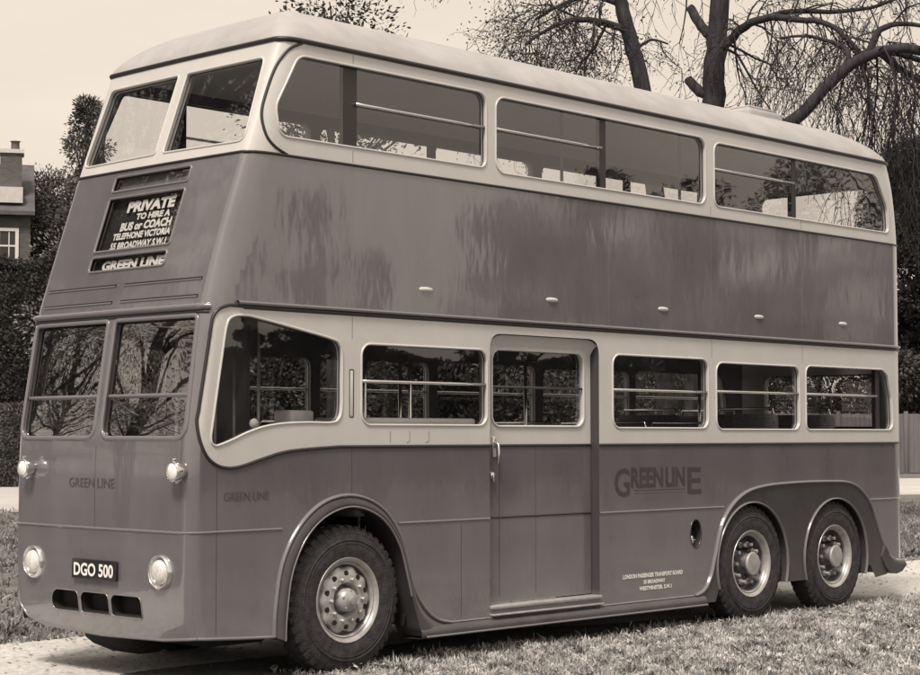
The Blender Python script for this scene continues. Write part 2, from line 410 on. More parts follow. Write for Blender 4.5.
# rear
rear_y = lambda z0, z1: [(YSR,z0),(W-YSR,z0),(W-YSR,z1),(YSR,z1)]
skin('rear_panel', 'rear', rear_y(.42, Z1), [], M['paint'], bus)
rw_lo = [rrect(.35,1.75,1.75,2.3,.1)]; rw_up = [rrect(.35,3.72,1.75,4.25,.12)]
skin('rear_window_band', 'rear', rear_y(Z1, Z2), rw_lo, M['cream'], bus)
skin('rear_panel', 'rear', rear_y(Z2, Z3), [], M['paint'], bus)
skin('rear_window_band', 'rear', rear_y(Z3, Z4), rw_up, M['cream'], bus)

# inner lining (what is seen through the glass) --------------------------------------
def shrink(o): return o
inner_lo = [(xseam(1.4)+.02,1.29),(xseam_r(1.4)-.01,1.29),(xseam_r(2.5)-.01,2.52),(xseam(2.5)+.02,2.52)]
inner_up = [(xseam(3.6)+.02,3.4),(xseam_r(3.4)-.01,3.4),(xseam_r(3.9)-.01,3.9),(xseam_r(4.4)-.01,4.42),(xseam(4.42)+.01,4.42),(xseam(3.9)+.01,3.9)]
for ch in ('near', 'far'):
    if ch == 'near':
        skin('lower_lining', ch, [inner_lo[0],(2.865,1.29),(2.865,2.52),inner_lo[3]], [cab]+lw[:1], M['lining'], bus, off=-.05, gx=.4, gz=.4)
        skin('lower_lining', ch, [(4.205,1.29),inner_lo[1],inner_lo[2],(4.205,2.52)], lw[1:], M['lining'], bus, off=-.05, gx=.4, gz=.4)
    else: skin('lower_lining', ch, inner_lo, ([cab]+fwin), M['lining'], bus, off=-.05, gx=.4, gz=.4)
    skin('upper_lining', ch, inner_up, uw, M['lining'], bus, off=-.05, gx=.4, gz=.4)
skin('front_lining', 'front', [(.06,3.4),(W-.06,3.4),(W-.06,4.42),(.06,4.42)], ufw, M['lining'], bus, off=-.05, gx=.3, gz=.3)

# windows: frame (thing part) > pane, rail ------------------------------------------
def window(ch, loop, m, gm='glass', depth=.032, name='window', rails=(), posts=(), lip=.018, mull=None):
    mb = MB(); reveal(mb, ch, loop, 0., -.055); sweep(mb, ch, loop, lip, .010, closed=True)
    # inner rubber line
    sweep(mb, ch, [(a, b) for a, b in loop], .012, .006, closed=True, off=-depth+.001, mi=1)
    o = mb.build(name, [m, M['bead']], bus)
    pn = sheet(ch, loop, -depth, 'pane', M[gm], o)
    for (a0, a1, b) in rails:
        r = MB(); r.tube([cp(ch, a0+(a1-a0)*i/4, b, -.012) for i in range(5)], .0125, 8); r.build('rail', M['chrome'] if m is not M['bead'] else M['pbead'], o)
    for (a, w, b0, b1) in posts:
        r = MB(); P = cp(ch, a-w/2, b0, -.030); Q = cp(ch, a+w/2, b1, -.075); r.box(P, Q); r.build('window_post', M['bead'], o)
    return o
CR = M['cream']
for ch in ('near', 'far'):
    window(ch, cab, CR)
    for k, l in enumerate(lw if ch == 'near' else fwin):
        x0 = min(p[0] for p in l); x1 = max(p[0] for p in l)
        if k == len(lw if ch == 'near' else fwin)-1: window(ch, l, CR, rails=[(x0, 8.60, 2.06)], posts=[(8.65,.07,1.72,2.32)])
        elif ch == 'near' and k == 1: window(ch, l, CR, rails=[(x0, x1, 2.05)])
        else: window(ch, l, CR, rails=[(x0, x1, 2.06)])
    window(ch, uw[0], CR, rails=[(1.46,2.83,4.06)], posts=[(1.42,.13,3.74,4.33)])
    window(ch, uw[1], CR, rails=[(2.94,4.26,4.065)], posts=[(4.30,.075,3.72,4.32)])
    window(ch, uw[2], CR, rails=[(5.84,7.15,4.06)], posts=[(7.17,.075,3.72,4.30)])
for l in ws:
    a0 = min(p[0] for p in l); a1 = max(p[0] for p in l)
    o = window('front', l, M['pbead'], gm='wglass', name='windscreen', lip=.035)
    r = MB(); sweep(r, 'front', [(a0+.02,1.945),(a1-.02,1.945)], .03, .018, off=-.03); r.build('rail', M['pbead'], o)
mb = MB(); mb.tube([cp('front', .93, 1.93, .012), cp('front', .75, 1.86, .02), cp('front', .58, 1.80, .012)], .007, 6); mb.build('wiper', M['bead'], bus)
for l in ufw: window('front', l, CR, gm='uglass')
window('rear', rw_lo[0], CR); window('rear', rw_up[0], CR)

# mouldings --------------------------------------------------------------------------
def around(z, x_from=None):
    pass
def bead(z, w, h, m, name, front=True, x0=None, x1=None, off=0., far_too=True):
    mb = MB()
    for ch in ('near', 'far'):
        a0 = x0 if x0 is not None else xseam(z); a1 = x1 if x1 is not None else xseam_r(z)
        sweep(mb, ch, [(a0, z), (a1, z)], w, h, off=off, step=.02)
    if front: sweep(mb, 'front', [(yA, z), (yB, z)], w, h, off=off, step=.02)
    sweep(mb, 'rear', [(YSR, z), (W-YSR, z)], w, h, off=off, step=.03)
    return mb.build(name, m, bus)
bead(Z4+.005, .038, .024, M['bead'], 'gutter')
bead(Z3, .022, .014, M['bead'], 'waist_moulding')
bead(Z2-.012, .030, .012, M['bead'], 'painted_moulding_shadow', front=False, x0=.42)  # dark strip painting in the shade below the middle moulding
bead(Z2+.016, .030, .030, M['pbead'], 'middle_moulding', front=False, x0=.36)
mb = MB(); sweep(mb, 'front', [(yA,Z2-.02),(yB,Z2-.02)], .05, .035, step=.02); sweep(mb, 'front', [(yA,Z2-.055),(yB,Z2-.055)], .022, .012, step=.02, mi=1)
mb.build('canopy_moulding', [M['pbead'], M['bead']], bus)
mb = MB()
for ch in ('near', 'far'):
    e = list(reversed(band_edge))+[(2.87 if ch == 'near' else 5, Z1)]
    e = [(.42, Z2-.008)]+e
    sweep(mb, ch, e, .024, .014, step=.025)
    sweep(mb, ch, [(4.20, Z1), (xseam_r(Z1), Z1)] if ch == 'near' else [(5, Z1), (xseam_r(Z1), Z1)], .024, .014)
sweep(mb, 'rear', [(YSR, Z1), (W-YSR, Z1)], .024, .014)
mb.build('belt_moulding', M['bead'], bus)
for ch in ('near', 'far'):
    mb = MB(); sweep(mb, ch, catmull([(.93,Z4-.012),(.82,4.36),(.73,4.24),(.65,4.05),(.600,3.88),(.615,3.74),(.68,3.665),(.80,Z3+.005)]), .022, .012, step=.02); mb.build('window_group_beading', M['bead'], bus)
def line(name, m, ch, path, w, h, off=0., parent=None, step=.05):
    mb = MB(); sweep(mb, ch, path, w, h, off=off, step=step); return mb.build(name, m, parent or bus)
for a, b in ((xseam(1.03), .765), (1.885, 2.87), (4.20, 5.95), (8.43, xseam_r(1.03))): line('side_beading', M['pbead'], 'near', [(a,1.03),(b,1.03)], .018, .009)
line('side_beading', M['pbead'], 'front', [(yA,1.03),(yB,1.03)], .018, .009)
# panel joints: fine dark lines
for x in (1.42, 2.885, 4.33, 5.785, 7.245):
    line('panel_joint', M['pbead'], 'near', [(x,Z2+.04),(x,Z3-.012)], .0045, .0015)
for x in (1.42, 5.785, 7.245):
    line('panel_joint', M['bead'], 'near', [(x,Z3+.02),(x,3.71)], .005, .002); line('panel_joint', M['bead'], 'near', [(x,2.36),(x,Z2-.03)], .005, .002)
line('panel_joint', M['bead'], 'near', [(1.42,4.35),(1.42,4.41)], .006, .002); line('panel_joint', M['bead'], 'near', [(1.42,1.25),(1.42,Z1-.02)], .005, .002)
line('panel_joint', M['bead'], 'near', [(xseam(.8)+.19,.35),(xseam(.8)+.19,1.44)], .005, .002)
line('panel_joint', M['bead'], 'front', [(1.05,1.04),(1.05,1.6)], .005, .002); line('panel_joint', M['bead'], 'near', [(2.55,.30),(2.55,1.0)], .005, .002)

# wings (front fender, rear fender) and rocker ---------------------------------------
def offset_poly(path, cx, cz, k): return [(cx+(x-cx)*k, cz+(z-cz)*k) for x, z in path]
def wing_strip(mb, ch, outer, inner, bulge=.045):
    """dark flared strip between two chart curves of equal count"""
    K = 7; vs = []; n = len(outer)
    for o, i in zip(outer, inner):
        for k in range(K):
            t = k/(K-1); a = o[0]+(i[0]-o[0])*t; b = o[1]+(i[1]-o[1])*t
            off = bulge*math.sin(t*PI*.62)-.002
            vs.append(cp(ch, a, b, off))
        vs.append(cp(ch, i[0], i[1], -.22))
    K += 1
    mb.add(vs, [(i*K+k, (i+1)*K+k, (i+1)*K+k+1, i*K+k+1) for i in range(n-1) for k in range(K-1)], 0, True)
def arc_pts(cx, cz, r, a0, a1, n): return [(cx+r*math.cos(R(a0+(a1-a0)*i/(n-1))), cz+r*math.sin(R(a0+(a1-a0)*i/(n-1)))) for i in range(n)]
n1 = len(arch1)
inner1 = catmull([(.775,.27),(.785,.45),(.83,.72),(.95,.95),(1.13,1.10),(1.36,1.165),(1.57,1.13),(1.74,1.03),(1.87,.86),(1.94,.66),(2.0,.46),(2.05,.32),(2.08,.24),(2.12,.19)])
for ch in ('near', 'far'):
    mb = MB(); wing_strip(mb, ch, arch1, inner1); 
    sweep(mb, ch, arch1, .028, .024, mi=1, step=.03); sweep(mb, ch, inner1[:50], .016, .012, off=.036, mi=1, step=.03)
    mb.build('front_wing', [M['wing'], M['pbead']], bus, auto=50)
# rear fender: dark panel with two wheel openings
oc = []
def opening(cx, r=.585): return arc_pts(cx, .50, r, 200, -20, 40)
rear_in = [(5.50,.27)]+[(5.58,.18)]
out2 = arch2+[(9.0,.43),(9.0,.30),(8.86,.27),(8.45,.26)]
o2 = opening(7.78, .56); o1 = opening(6.38, .56)
rear_poly = arch2+[(8.80,.36),(8.72,.28),(8.50,.26),(8.40,.40)]+list(reversed(o2))+list(reversed(o1))+[(5.80,.20),(5.50,.20)]
for ch in ('near', 'far'):
    ob = skin('rear_wing', ch, rear_poly, [], M['wing'], bus, off=.012, gx=.1, gz=.1)
    mb = MB(); sweep(mb, ch, arch2, .028, .030, step=.03)
    for oo in (o1, o2): sweep(mb, ch, oo, .018, .022, off=.012, step=.03); 
    for oo in (o1, o2):
        n = len(oo); vs = [cp(ch, a, b, .012) for a, b in oo]+[cp(ch, a, b, -.35) for a, b in oo]; mb.add(vs, [(i, i+1, n+i+1, n+i) for i in range(n-1)], 1, True)
    mb.build('wing_edge', [M['pbead'], M['wing']], ob)
    # flicked-out tail of the wing
    mb = MB(); s = -1 if ch == 'near' else 1; yb = 0 if ch == 'near' else W
    rows = [(8.66,.60,.25,.02),(8.72,.50,.25,.03),(8.79,.435,.24,.05),(8.88,.41,.25,.06),(8.99,.405,.27,.06)]
    vs = []
    for x, z, zb, o in rows: vs += [(x, yb-s*.25, z), (x, yb+s*o, z), (x+.01, yb+s*(o+.02), z-.04), (x-.05, yb+s*o, max(zb+.03, z-.14)), (x-.08, yb-s*.25, max(zb+.03, z-.14))]
    fs = [(i*5+k, (i+1)*5+k, (i+1)*5+k+1, i*5+k+1) for i in range(4) for k in range(4)]+[(20,21,22,23,24),(0,1,2,3,4)]
    mb.add(vs, fs, 0, True); mb.build('wing_tail', M['wing'], ob, auto=45)
    # rocker strip below the side panel
    mb = MB(); path = [(2.12,.225),(5.56,.225)]
    vs = []
    xsn = [2.08+(5.62-2.08)*i/20 for i in range(21)]
    for x in xsn:
        for (o, z) in ((.0,.272),(.035,.255),(.05,.225),(.052,.195),(.045,.180),(.0,.176),(-.2,.176)): vs.append(cp(ch, x, z, 0)+Vector((0, s*o, 0)))
    mb.add(vs, [(i*7+k, (i+1)*7+k, (i+1)*7+k+1, i*7+k+1) for i in range(20) for k in range(6)], 0, True)
    sweep(mb, ch, [(2.12,.188),(5.62,.188)], .018, .014, off=.05, mi=1)
    sweep(mb, ch, [(2.45,.272),(5.50,.272)], .016, .018, mi=1)
    mb.build('rocker_strip', [M['wing'], M['pbead']], bus, auto=60)
mb = MB(); sweep(mb, 'near', [(xseam(.33),.335),(.40,.315),(.70,.30)], .022, .014); sweep(mb, 'front', [(yA,.335),(.35,.305),(1.05,.29),(1.75,.315),(1.95,.365),(2.03,.435),(yB,.53)], .022, .012)
mb.build('apron_edge', M['pbead'], bus)

# roof ---------------------------------------------------------------------------------
def plan(z, grow=0.):
    P = []
    for i in range(61): y = YS+(W-2*YS)*i/60; P.append(front_map(y, z)+cnorm('front', y, z).to_2d().normalized().to_3d()*grow)
    xs0, xs1 = xseam(z), xseam_r(z)
    tt = [xs0+.03*i for i in range(1, 22)]; tt += list(np.linspace(tt[-1]+.2, xs1-.75, 24)); tt += [xs1-.7+.7*i/20 for i in range(20)]
    far_s = [far_map(x, z)+cnorm('far', x, z).to_2d().normalized().to_3d()*grow for x in tt]
    rr = [rear_map(YSR+(W-2*YSR)*i/30, z) for i in range(31)]
    near_s = [near_map(x, z)+cnorm('near', x, z).to_2d().normalized().to_3d()*grow for x in tt]
    return P+far_s+list(reversed(rr))+list(reversed(near_s))
def dome(z0, H, grow, name, m, drop=0.):
    P = plan(z0, grow); n = len(P); ring = []; L = [0,.02,.05,.1,.16,.24,.33,.43,.54,.66,.8,.92,1.]
    for t in L:
        a = 1-t
        for p in P:
            cx = min(max(p.x, 1.75), 7.9); ax = Vector((cx, C0, 0)); q = Vector((p.x, p.y, 0)); w = ax+(q-ax)*a
            ring.append((w.x, w.y, z0+H*max(0, 1-a**2.2)**.72))
    mb = MB(); mb.add(ring, [(j*n+i, j*n+(i+1) % n, (j+1)*n+(i+1) % n, (j+1)*n+i) for j in range(len(L)-1) for i in range(n)], 0, True)
    return mb.build(name, m, bus)
dome(Z4+.012, .42, .012, 'roof', M['roof'])
dome(Z4-.02, .25, -.045, 'upper_ceiling', M['ceil'])
mb = MB()
P = plan(Z4-.02, -.045)
mb2 = MB(); mb2.box((7.35,.65,4.72),(7.95,1.25,4.91), bev=.04); mb2.box((7.42,.70,4.91),(7.88,1.2,4.94), bev=.012); mb2.build('roof_ventilator', M['roof'], bus)

# floors, ceilings, bulkheads, underbody --------------------------------------------------
mb = MB(); mb.box((.15,.16,.70),(8.85,W-.16,.75)); mb.build('lower_floor', M['floor'], bus)
mb = MB(); mb.box((.30,.065,2.53),(8.92,W-.065,2.60)); mb.build('upper_floor', M['lining'], bus)
mb = MB(); mb.box((8.60,.07,.76),(8.64,W-.07,1.68)); mb.box((1.36,1.10,.76),(1.39,W-.07,2.50)); mb.build('bulkhead', M['lining'], bus)
mb = MB(); mb.box((.25,.12,.34),(8.5,W-.12,.69)); 
mb = MB()
mb.box((.45,.75,.40),(8.7,1.35,.62)); mb.box((.12,.12,.62),(8.8,W-.12,.695))
mb.box((.40,.35,.22),(.95,1.75,.62), bev=.04); mb.box((.25,1.0,.10),(.90,1.80,.62), bev=.24)
mb.box((2.4,1.3,.20),(3.9,1.95,.66), bev=.05); mb.box((4.4,.14,.24),(5.5,.6,.66), bev=.05)
for x in (1.39, 6.38, 7.78): mb.tube([(x,.3,.48),(x,W-.3,.48)], .07, 12); mb.lathe([(.0,-.18),(.14,-.14),(.2,0),(.14,.14),(0,.18)], 16, axis=(x, 1.05, .48))
mb.build('chassis', M['under'], bus)
# wheel boxes (dark inner arches)
for (cx, r) in ((1.39,.66),(6.38,.58),(7.78,.58)):
    for (ya, yb) in ((.07,.55),(W-.55,W-.07)):
        mb = MB()
        p = arc_pts(cx, .5, r, 200, -20, 24); n = len(p)
        mb.add([(a, ya, b) for a, b in p]+[(a, yb, b) for a, b in p], [(i, i+1, n+i+1, n+i) for i in range(n-1)], 0, True)
        yi = yb if ya < 1 else ya; mb.add([(a, yi, b) for a, b in p], [tuple(range(n))], 0)
        mb.build('wheel_box', M['under'], bus)

# door -------------------------------------------------------------------------------------
mb = MB(); D = .085
dl = [p for p in door_o]; reveal(mb, 'near', dl, 0., -D-.03); 
mb.build('door_surround', M['jamb_shade'], bus)
door = MB()
dwin = rrect(2.98,1.74,4.10,2.345,.09)
d_up = [(2.875,Z1),(4.192,Z1),(4.192,2.455),(2.875,2.455)]; d_lo = [(2.875,.37),(4.192,.37),(4.192,Z1),(2.875,Z1)]
dp = skin('door', 'near', d_lo, [], M['paint'], bus, off=-D)
du = skin('door_upper', 'near', d_up, [dwin], M['cream'], dp, off=-D)
mb = MB(); sweep(mb, 'near', [(2.88,Z1),(4.19,Z1)], .022, .012, off=-D); sweep(mb, 'near', [(2.88,1.03),(4.19,1.03)], .016, .008, off=-D); sweep(mb, 'near', [(3.07,.42),(3.07,1.56)], .006, .003, off=-D)
sweep(mb, 'near', [(3.50,.42),(3.50,1.56)], .005, .002, off=-D); mb.build('door_beading', M['bead'], dp)
mb = MB(); sweep(mb, 'near', dwin, .022, .014, closed=True, off=-D); 
n0 = resample(dwin, .05); n = len(n0); mb.add([cp('near', a, b, -D) for a, b in n0]+[cp('near', a, b, -D-.045) for a, b in n0], [(i, (i+1) % n, n+(i+1) % n, n+i) for i in range(n)], 0, True)
mb.build('door_window_frame', CR, dp)
sheet('near', dwin, -D-.03, 'pane', M['glass'], dp)
mb = MB(); mb.tube([(2.98,-D-.02+.0,2.05),(4.10,-D-.02,2.05)], .008, 8)
for v in range(0): pass
mb = MB(); mb.tube([(2.98,D+.012,2.05),(4.10,D+.012,2.05)], .010, 8); mb.build('rail', M['wing'], dp)
# rounded soffit over the door
mb = MB(); vs = []; K = 8
for i in range(21):
    x = 2.88+1.305*i/20; e = max(0, 1-min(i, 20-i)/2.); dz = .05*e*e
    for k in range(K):
        t = k/(K-1); vs.append((x, .004+D*t*.96, 2.452-dz-.085*t*t))
mb.add(vs, [(i*K+k, (i+1)*K+k, (i+1)*K+k+1, i*K+k+1) for i in range(20) for k in range(K-1)], 0, True); mb.build('door_soffit', CR, bus)
# handle
mb = MB(); y0 = D-.002
mb.box((2.985,D-.012,1.50),(3.025,D,1.66), bev=.004); mb.tube([(3.005,D-.01,1.62),(3.005,D-.05,1.60),(3.005,D-.055,1.52),(2.995,D-.05,1.45)], [.010,.011,.011,.013], 8)
mb.build('door_handle', M['chrome'], dp)
mb = MB(); mb.lathe([(.0,-.022),(.02,-.02),(.026,-.012),(.028,0)], 16, axis=(2.98,D,1.36)); mb.box((2.968,D-.03,1.31),(2.985,D-.004,1.36), bev=.003); mb.build('door_lock', M['chrome'], dp)
# steps
mb = MB(); mb.box((2.87,-.03,.335),(4.20,.10,.362), bev=.006); mb.box((2.87,-.045,.285),(4.21,.02,.300), bev=.004); mb.build('door_step', M['alloy'], bus)

# wheels -------------------------------------------------------------------------------------
def ring_pts(): pass
def tyre_mesh(rr=.52, wd=.235):
    mb = MB(); h = wd/2; e = 1.045
    prof = [(.292,h*.80),(.30,h*.98),(.34,h*1.07),(.39,h*1.08),(.43,h*1.0),(.462,h*.90),(.482,h*.78),(.494,h*.60),(.499,h*.3),(.5,0),(.499,-h*.3),(.494,-h*.6),(.482,-h*.78),(.43,-h),(.34,-h*1.05),(.292,-h*.8)]
    prof = [(.292+(r-.292)*1.11, -d) for r, d in prof]
    mb.lathe(prof, 72)
    for k in range(44):          # shoulder lugs
        a = 2*PI*(k+.5)/44; c, s = math.cos(a), math.sin(a); tx, tz = -s, c
        for sg in (-1, 1):
            vs = []
            for (r, d) in ((.455,h*.93),(.503,h*.66),(.506,h*.30),(.49,h*.30),(.47,h*.66),(.44,h*.8)):
                for w in (-.020, .020): r_ = .292+(r-.292)*1.11; vs.append((c*r_+tx*w, sg*(d+.004), s*r_+tz*w))
            mb.add(vs, [(0,1,3,2),(2,3,5,4),(0,2,4,6,8,10),(1,11,9,7,5,3),(0,10,11,1),(4,5,7,6)], 0)
    for rr_ in (.40,.425): 
        mb.lathe([(rr_-.006,-h*1.06),(rr_,-h*1.10),(rr_+.006,-h*1.04)], 72)
    return mb
def wheel(x, side, kind, proto=None):
    y = .118 if side == 'near' else W-.118
    wh = bpy.data.objects.new('wheel', None); link(wh, bus); wh.location = (x, y, .505); wh.rotation_euler = (0, 0, 0 if side == 'near' else PI)
    return wh
def make_wheel(kind):
    out = []
    t = tyre_mesh(); out.append(('tyre', t, M['rubber'], None))
    r = MB()
    r.lathe([(.292,-.098),(.306,-.108),(.300,-.120),(.286,-.116),(.272,-.098),(.262,-.06),(.255,0),(.262,.07),(.292,.095)], 64)
    r.lathe([(.268,-.088),(.262,-.096),(.254,-.088),(.250,-.07)], 64)
    if kind == 'front':
        # scalloped, domed disc
        vs = []; N = 100; K = [(.235,-.045),(.226,-.078),(.205,-.092),(.165,-.100),(.125,-.098),(.112,-.075),(.105,-.04)]
        for (rad, d) in K:
            for k in range(N):
                a = 2*PI*k/N; q = rad+(.011*math.cos(10*a) if rad > .2 else 0); vs.append((q*math.cos(a), d, q*math.sin(a)))
        r.add(vs, [(j*N+k, j*N+(k+1) % N, (j+1)*N+(k+1) % N, (j+1)*N+k) for j in range(len(K)-1) for k in range(N)], 0, True)
        r.lathe([(.262,.0),(.20,-.01),(.0,-.01)], 48)
        out.append(('rim', r, M['alloy'], None))
        hb = MB(); hb.lathe([(.085,-.03),(.085,-.10),(.078,-.128),(.060,-.146),(.03,-.158),(0,-.160)], 32)
        hb.lathe([(.030,-.156),(.028,-.172),(.0,-.174)], 8)
        for k in range(5):
            a = 2*PI*k/5+.3; hb.lathe([(.011,-.11),(.011,-.145),(0,-.147)], 6, axis=(.066*math.cos(a),0,.066*math.sin(a)))
        out.append(('hub', hb, M['alloy'], None))
        for k in range(10):
            nt_ = MB(); a = 2*PI*(k+.5)/10; nt_.lathe([(.020,-.088),(.020,-.098),(.0,-.0985)], 12, axis=(.188*math.cos(a),0,.188*math.sin(a)))
            out.append(('hand_hole', nt_, M['under'], None))
        for k in range(10):
            n2 = MB(); a = 2*PI*k/10; n2.lathe([(.015,-.09),(.015,-.118),(.010,-.124),(0,-.125)], 6, axis=(.150*math.cos(a),0,.150*math.sin(a)))
            out.append(('wheel_nut', n2, M['alloy'], None))
    else:
        r.lathe([(.258,-.05),(.245,.015),(.225,.03)], 48, mi=1); r.lathe([(.225,.03),(.15,.034),(.09,.03)], 48, mi=1)
        out.append(('rim', r, M['alloy'], None))
        hb = MB(); hb.lathe([(.115,.03),(.105,-.02),(.095,-.04),(.090,-.05),(.088,-.115)], 32, mi=1); hb.lathe([(.088,-.116),(.104,-.118),(.106,-.130),(.098,-.140),(.06,-.144),(.0,-.145)], 32)
        out.append(('hub', hb, M['alloy'], None))
        for k in range(10):
            n2 = MB(); a = 2*PI*k/10; n2.lathe([(.030,.03),(.030,-.035),(.020,-.040),(.018,-.085),(0,-.088)], 6, axis=(.172*math.cos(a),0,.175*math.sin(a)))
            out.append(('wheel_nut', n2, M['alloy'], None))
        for k in range(10):
            n3 = MB(); a = 2*PI*(k+.5)/10; n3.lathe([(.024,.022),(.022,.012),(.0,.0115)], 10, axis=(.205*math.cos(a),0,.205*math.sin(a)))
            out.append(('hand_hole', n3, M['under'], None))
    return out
cache = {}
for kind, xs_ in (('front', (1.39,)), ('rear', (6.38, 7.78))):
    parts = make_wheel(kind); meshes = None
    for x in xs_:
        for side in ('near', 'far'):
            wh = wheel(x, side, kind)
            if meshes is None:
                obs = [mbx.build(nm, [mm, M['dish']] if nm in ('rim', 'hub') else mm, wh, auto=40) for nm, mbx, mm, _ in parts]; meshes = obs
            else:
                for o in meshes:
                    c = o.copy(); COL.objects.link(c); c.parent = wh

# lamps ---------------------------------------------------------------------------------------
def lamp_axis(y, z): return cp('front', y, z), cnorm('front', y, z)
def xlathe(mb, p, prof, n=28, mi=0):
    """lathe about the -X direction; prof (radius, distance forward)"""
    vs = [];
    for (r, d) in prof:
        for k in range(n):
            a = 2*PI*k/n; vs.append((p.x-d, p.y+r*math.cos(a), p.z+r*math.sin(a)))
    mb.add(vs, [(j*n+k, j*n+(k+1) % n, (j+1)*n+(k+1) % n, (j+1)*n+k) for j in range(len(prof)-1) for k in range(n)], mi, True)
for y in (.30, 1.80):
    p, nn = lamp_axis(y, .765); h = MB(); xlathe(h, p, [(.122,-.02),(.120,.012),(.113,.024),(.106,.030),(.102,.028),(.100,.015)])
    ho = h.build('headlight', M['chrome'], bus)
    h = MB(); xlathe(h, p, [(.101,.016),(.085,-.015),(.05,-.04),(.0,-.05)]); h.build('reflector', M['refl'], ho)
    h = MB(); xlathe(h, p, [(.084,.010),(.074,.030),(.05,.042),(.03,.047),(0,.049)]); h.build('lens', M['hlens'], ho)
for y in (.085, 1.84):
    p, nn = lamp_axis(y, 1.435); p = p+Vector((-.055, 0, 0)); h = MB()
    xlathe(h, p, [(.0,-.07),(.035,-.065),(.050,-.045),(.062,-.01),(.068,.02),(.066,.033),(.059,.037),(.052,.032)])
    h.tube([p+Vector((.08,0,-.03)), p+Vector((-.0,0,-.07))], .014, 8); h.box(p+Vector((.0,-.006,.06)), p+Vector((-.03,.006,.085)), bev=.003)
    ho = h.build('side_lamp', M['chrome'], bus)
    h = MB(); xlathe(h, p, [(.053,.031),(.04,.040),(.02,.045),(0,.046)]); h.build('lens', M['lens'], ho)
# number plate
pc = cp('front', 1.07, .745); mb = MB(); mb.box((pc.x-.022,.765,.675),(pc.x-.006,1.29,.812), bev=.004)
npl = mb.build('number_plate', M['plate'], bus)
def flat_text(txt, hgt, y_left, z0, x, name, m, parent, width=None, bold=.0):
    """text on a plane facing -X; reads with y decreasing to the right"""
    cu = bpy.data.curves.new('t', 'FONT'); cu.body = txt; cu.size = hgt/.72; cu.offset = bold; cu.resolution_u = 4
    ob = bpy.data.objects.new('t', cu); COL.objects.link(ob); dg = bpy.context.evaluated_depsgraph_get(); dg.update()
    me = bpy.data.meshes.new_from_object(ob.evaluated_get(dg)); bpy.data.objects.remove(ob)
    vs = [v.co.copy() for v in me.vertices]; fs = [tuple(p.vertices) for p in me.polygons]; bpy.data.meshes.remove(me)
    x0 = min(v.x for v in vs); x1 = max(v.x for v in vs); k = 1 if width is None else width/(x1-x0); mb = MB()
    mb.add([(x if not callable(x) else x(z0+v.y), y_left-(v.x-x0)*k, z0+v.y) for v in vs], fs, 0); return mb.build(name, m, parent)
flat_text('DGO 500', .085, 1.26, .702, pc.x-.0245, 'registration_lettering', M['white'], npl, width=.465, bold=.0035)
# destination boxes: dark blind, lettering, glass
dbox = MB()
for d in dest: reveal(dbox, 'front', d, 0, -.06); sweep(dbox, 'front', d, .020, .012, closed=True, mi=1)
dob = dbox.build('destination_box', [M['blind'], M['pbead']], bus)
for d in dest: sheet('front', d, -.058, 'blind', M['blind'], dob)
for d in dest: sheet('front', d, -.012, 'pane', M['glass'], dob)
def dtext(t, h, z0, yc, w, bold=.004):
    y0 = yc+w/2; mbx = text_mb(t, h/.72, 'front', y0, z0, flip=-1, off=-.035, width=w, bold=bold); mbx.build('blind_lettering', M['white'], dob)
dtext('PRIVATE', .075, 3.298, 1.01, .56, .006)
dtext('TO HIRE A', .044, 3.232, .95, .40, .003)
dtext('BUS or COACH', .058, 3.158, 1.01, .60, .004)
dtext('TELEPHONE VICTORIA', .046, 3.094, 1.03, .68, .003)
dtext('55 BROADWAY S.W.1', .048, 3.022, 1.04, .66, .003)
dtext('GREEN LINE', .066, 2.868, 1.03, .74, .005)
# ribbed ventilation panels under it
for (a, b) in ((.14,1.00),(1.10,1.96)):
    line('front_louvre', M['bead'], 'front', [(a,2.735),(b,2.735)], .012, .006)
    line('front_louvre', M['bead'], 'front', [(a,2.615),(b,2.615)], .010, .006)
    line('front_louvre_rib', M['pbead'], 'front', [(a,2.722),(b,2.722)], .014, .010)
    line('front_louvre_rib', M['pbead'], 'front', [(a,2.602),(b,2.602)], .016, .010)
# lower intake slots
sl = MB()
for s in slots: reveal(sl, 'front', s, 0, -.10); sweep(sl, 'front', s, .010, .006, closed=True, mi=1)
so = sl.build('air_intake', [M['under'], M['paint']], bus)
sheet('front', rrect(.50,.42,1.64,.60,.02), -.09, 'intake_back', M['under'], so)
# faint lettering
def ntext(t, h, x0, z0, w, m, name, off=.0035, bold=0., sp=1.): 
    return text_mb(t, h/.72, 'near', x0, z0, flip=1, off=off, width=w, bold=bold, space=sp).build(name, m, bus)
M['gild'] = mat('worn_dark_transfer', .052, .35, coat=.3)
ntext('G', .235, 4.40, 1.165, .20, M['gild'], 'company_lettering', bold=.003)
ntext('REEN', .165, 4.62, 1.235, .44, M['gild'], 'company_lettering', bold=.006)
ntext('LIN', .165, 5.10, 1.235, .27, M['gild'], 'company_lettering', bold=.006)
ntext('E', .235, 5.41, 1.165, .20, M['gild'], 'company_lettering', bold=.003)
mb = MB()
for z, w in ((1.205,.014),(1.180,.008)): sweep(mb, 'near', [(4.66,z),(5.38,z)], w, .002)
mb.build('lettering_underline', M['gild'], bus)
M['faint'] = mat('faded_transfer', .082, .35, coat=.3)
ntext('GREEN', .060, .26, 1.235, .22, M['faint'], 'small_lettering'); ntext('LINE', .060, .51, 1.235, .14, M['faint'], 'small_lettering')
text_mb('GREEN', .095, 'front', 1.36, 1.31, flip=-1, off=.004, width=.30).build('small_lettering', M['faint'], bus)
text_mb('LINE', .095, 'front', 1.02, 1.31, flip=-1, off=.004, width=.20).build('small_lettering', M['faint'], bus)
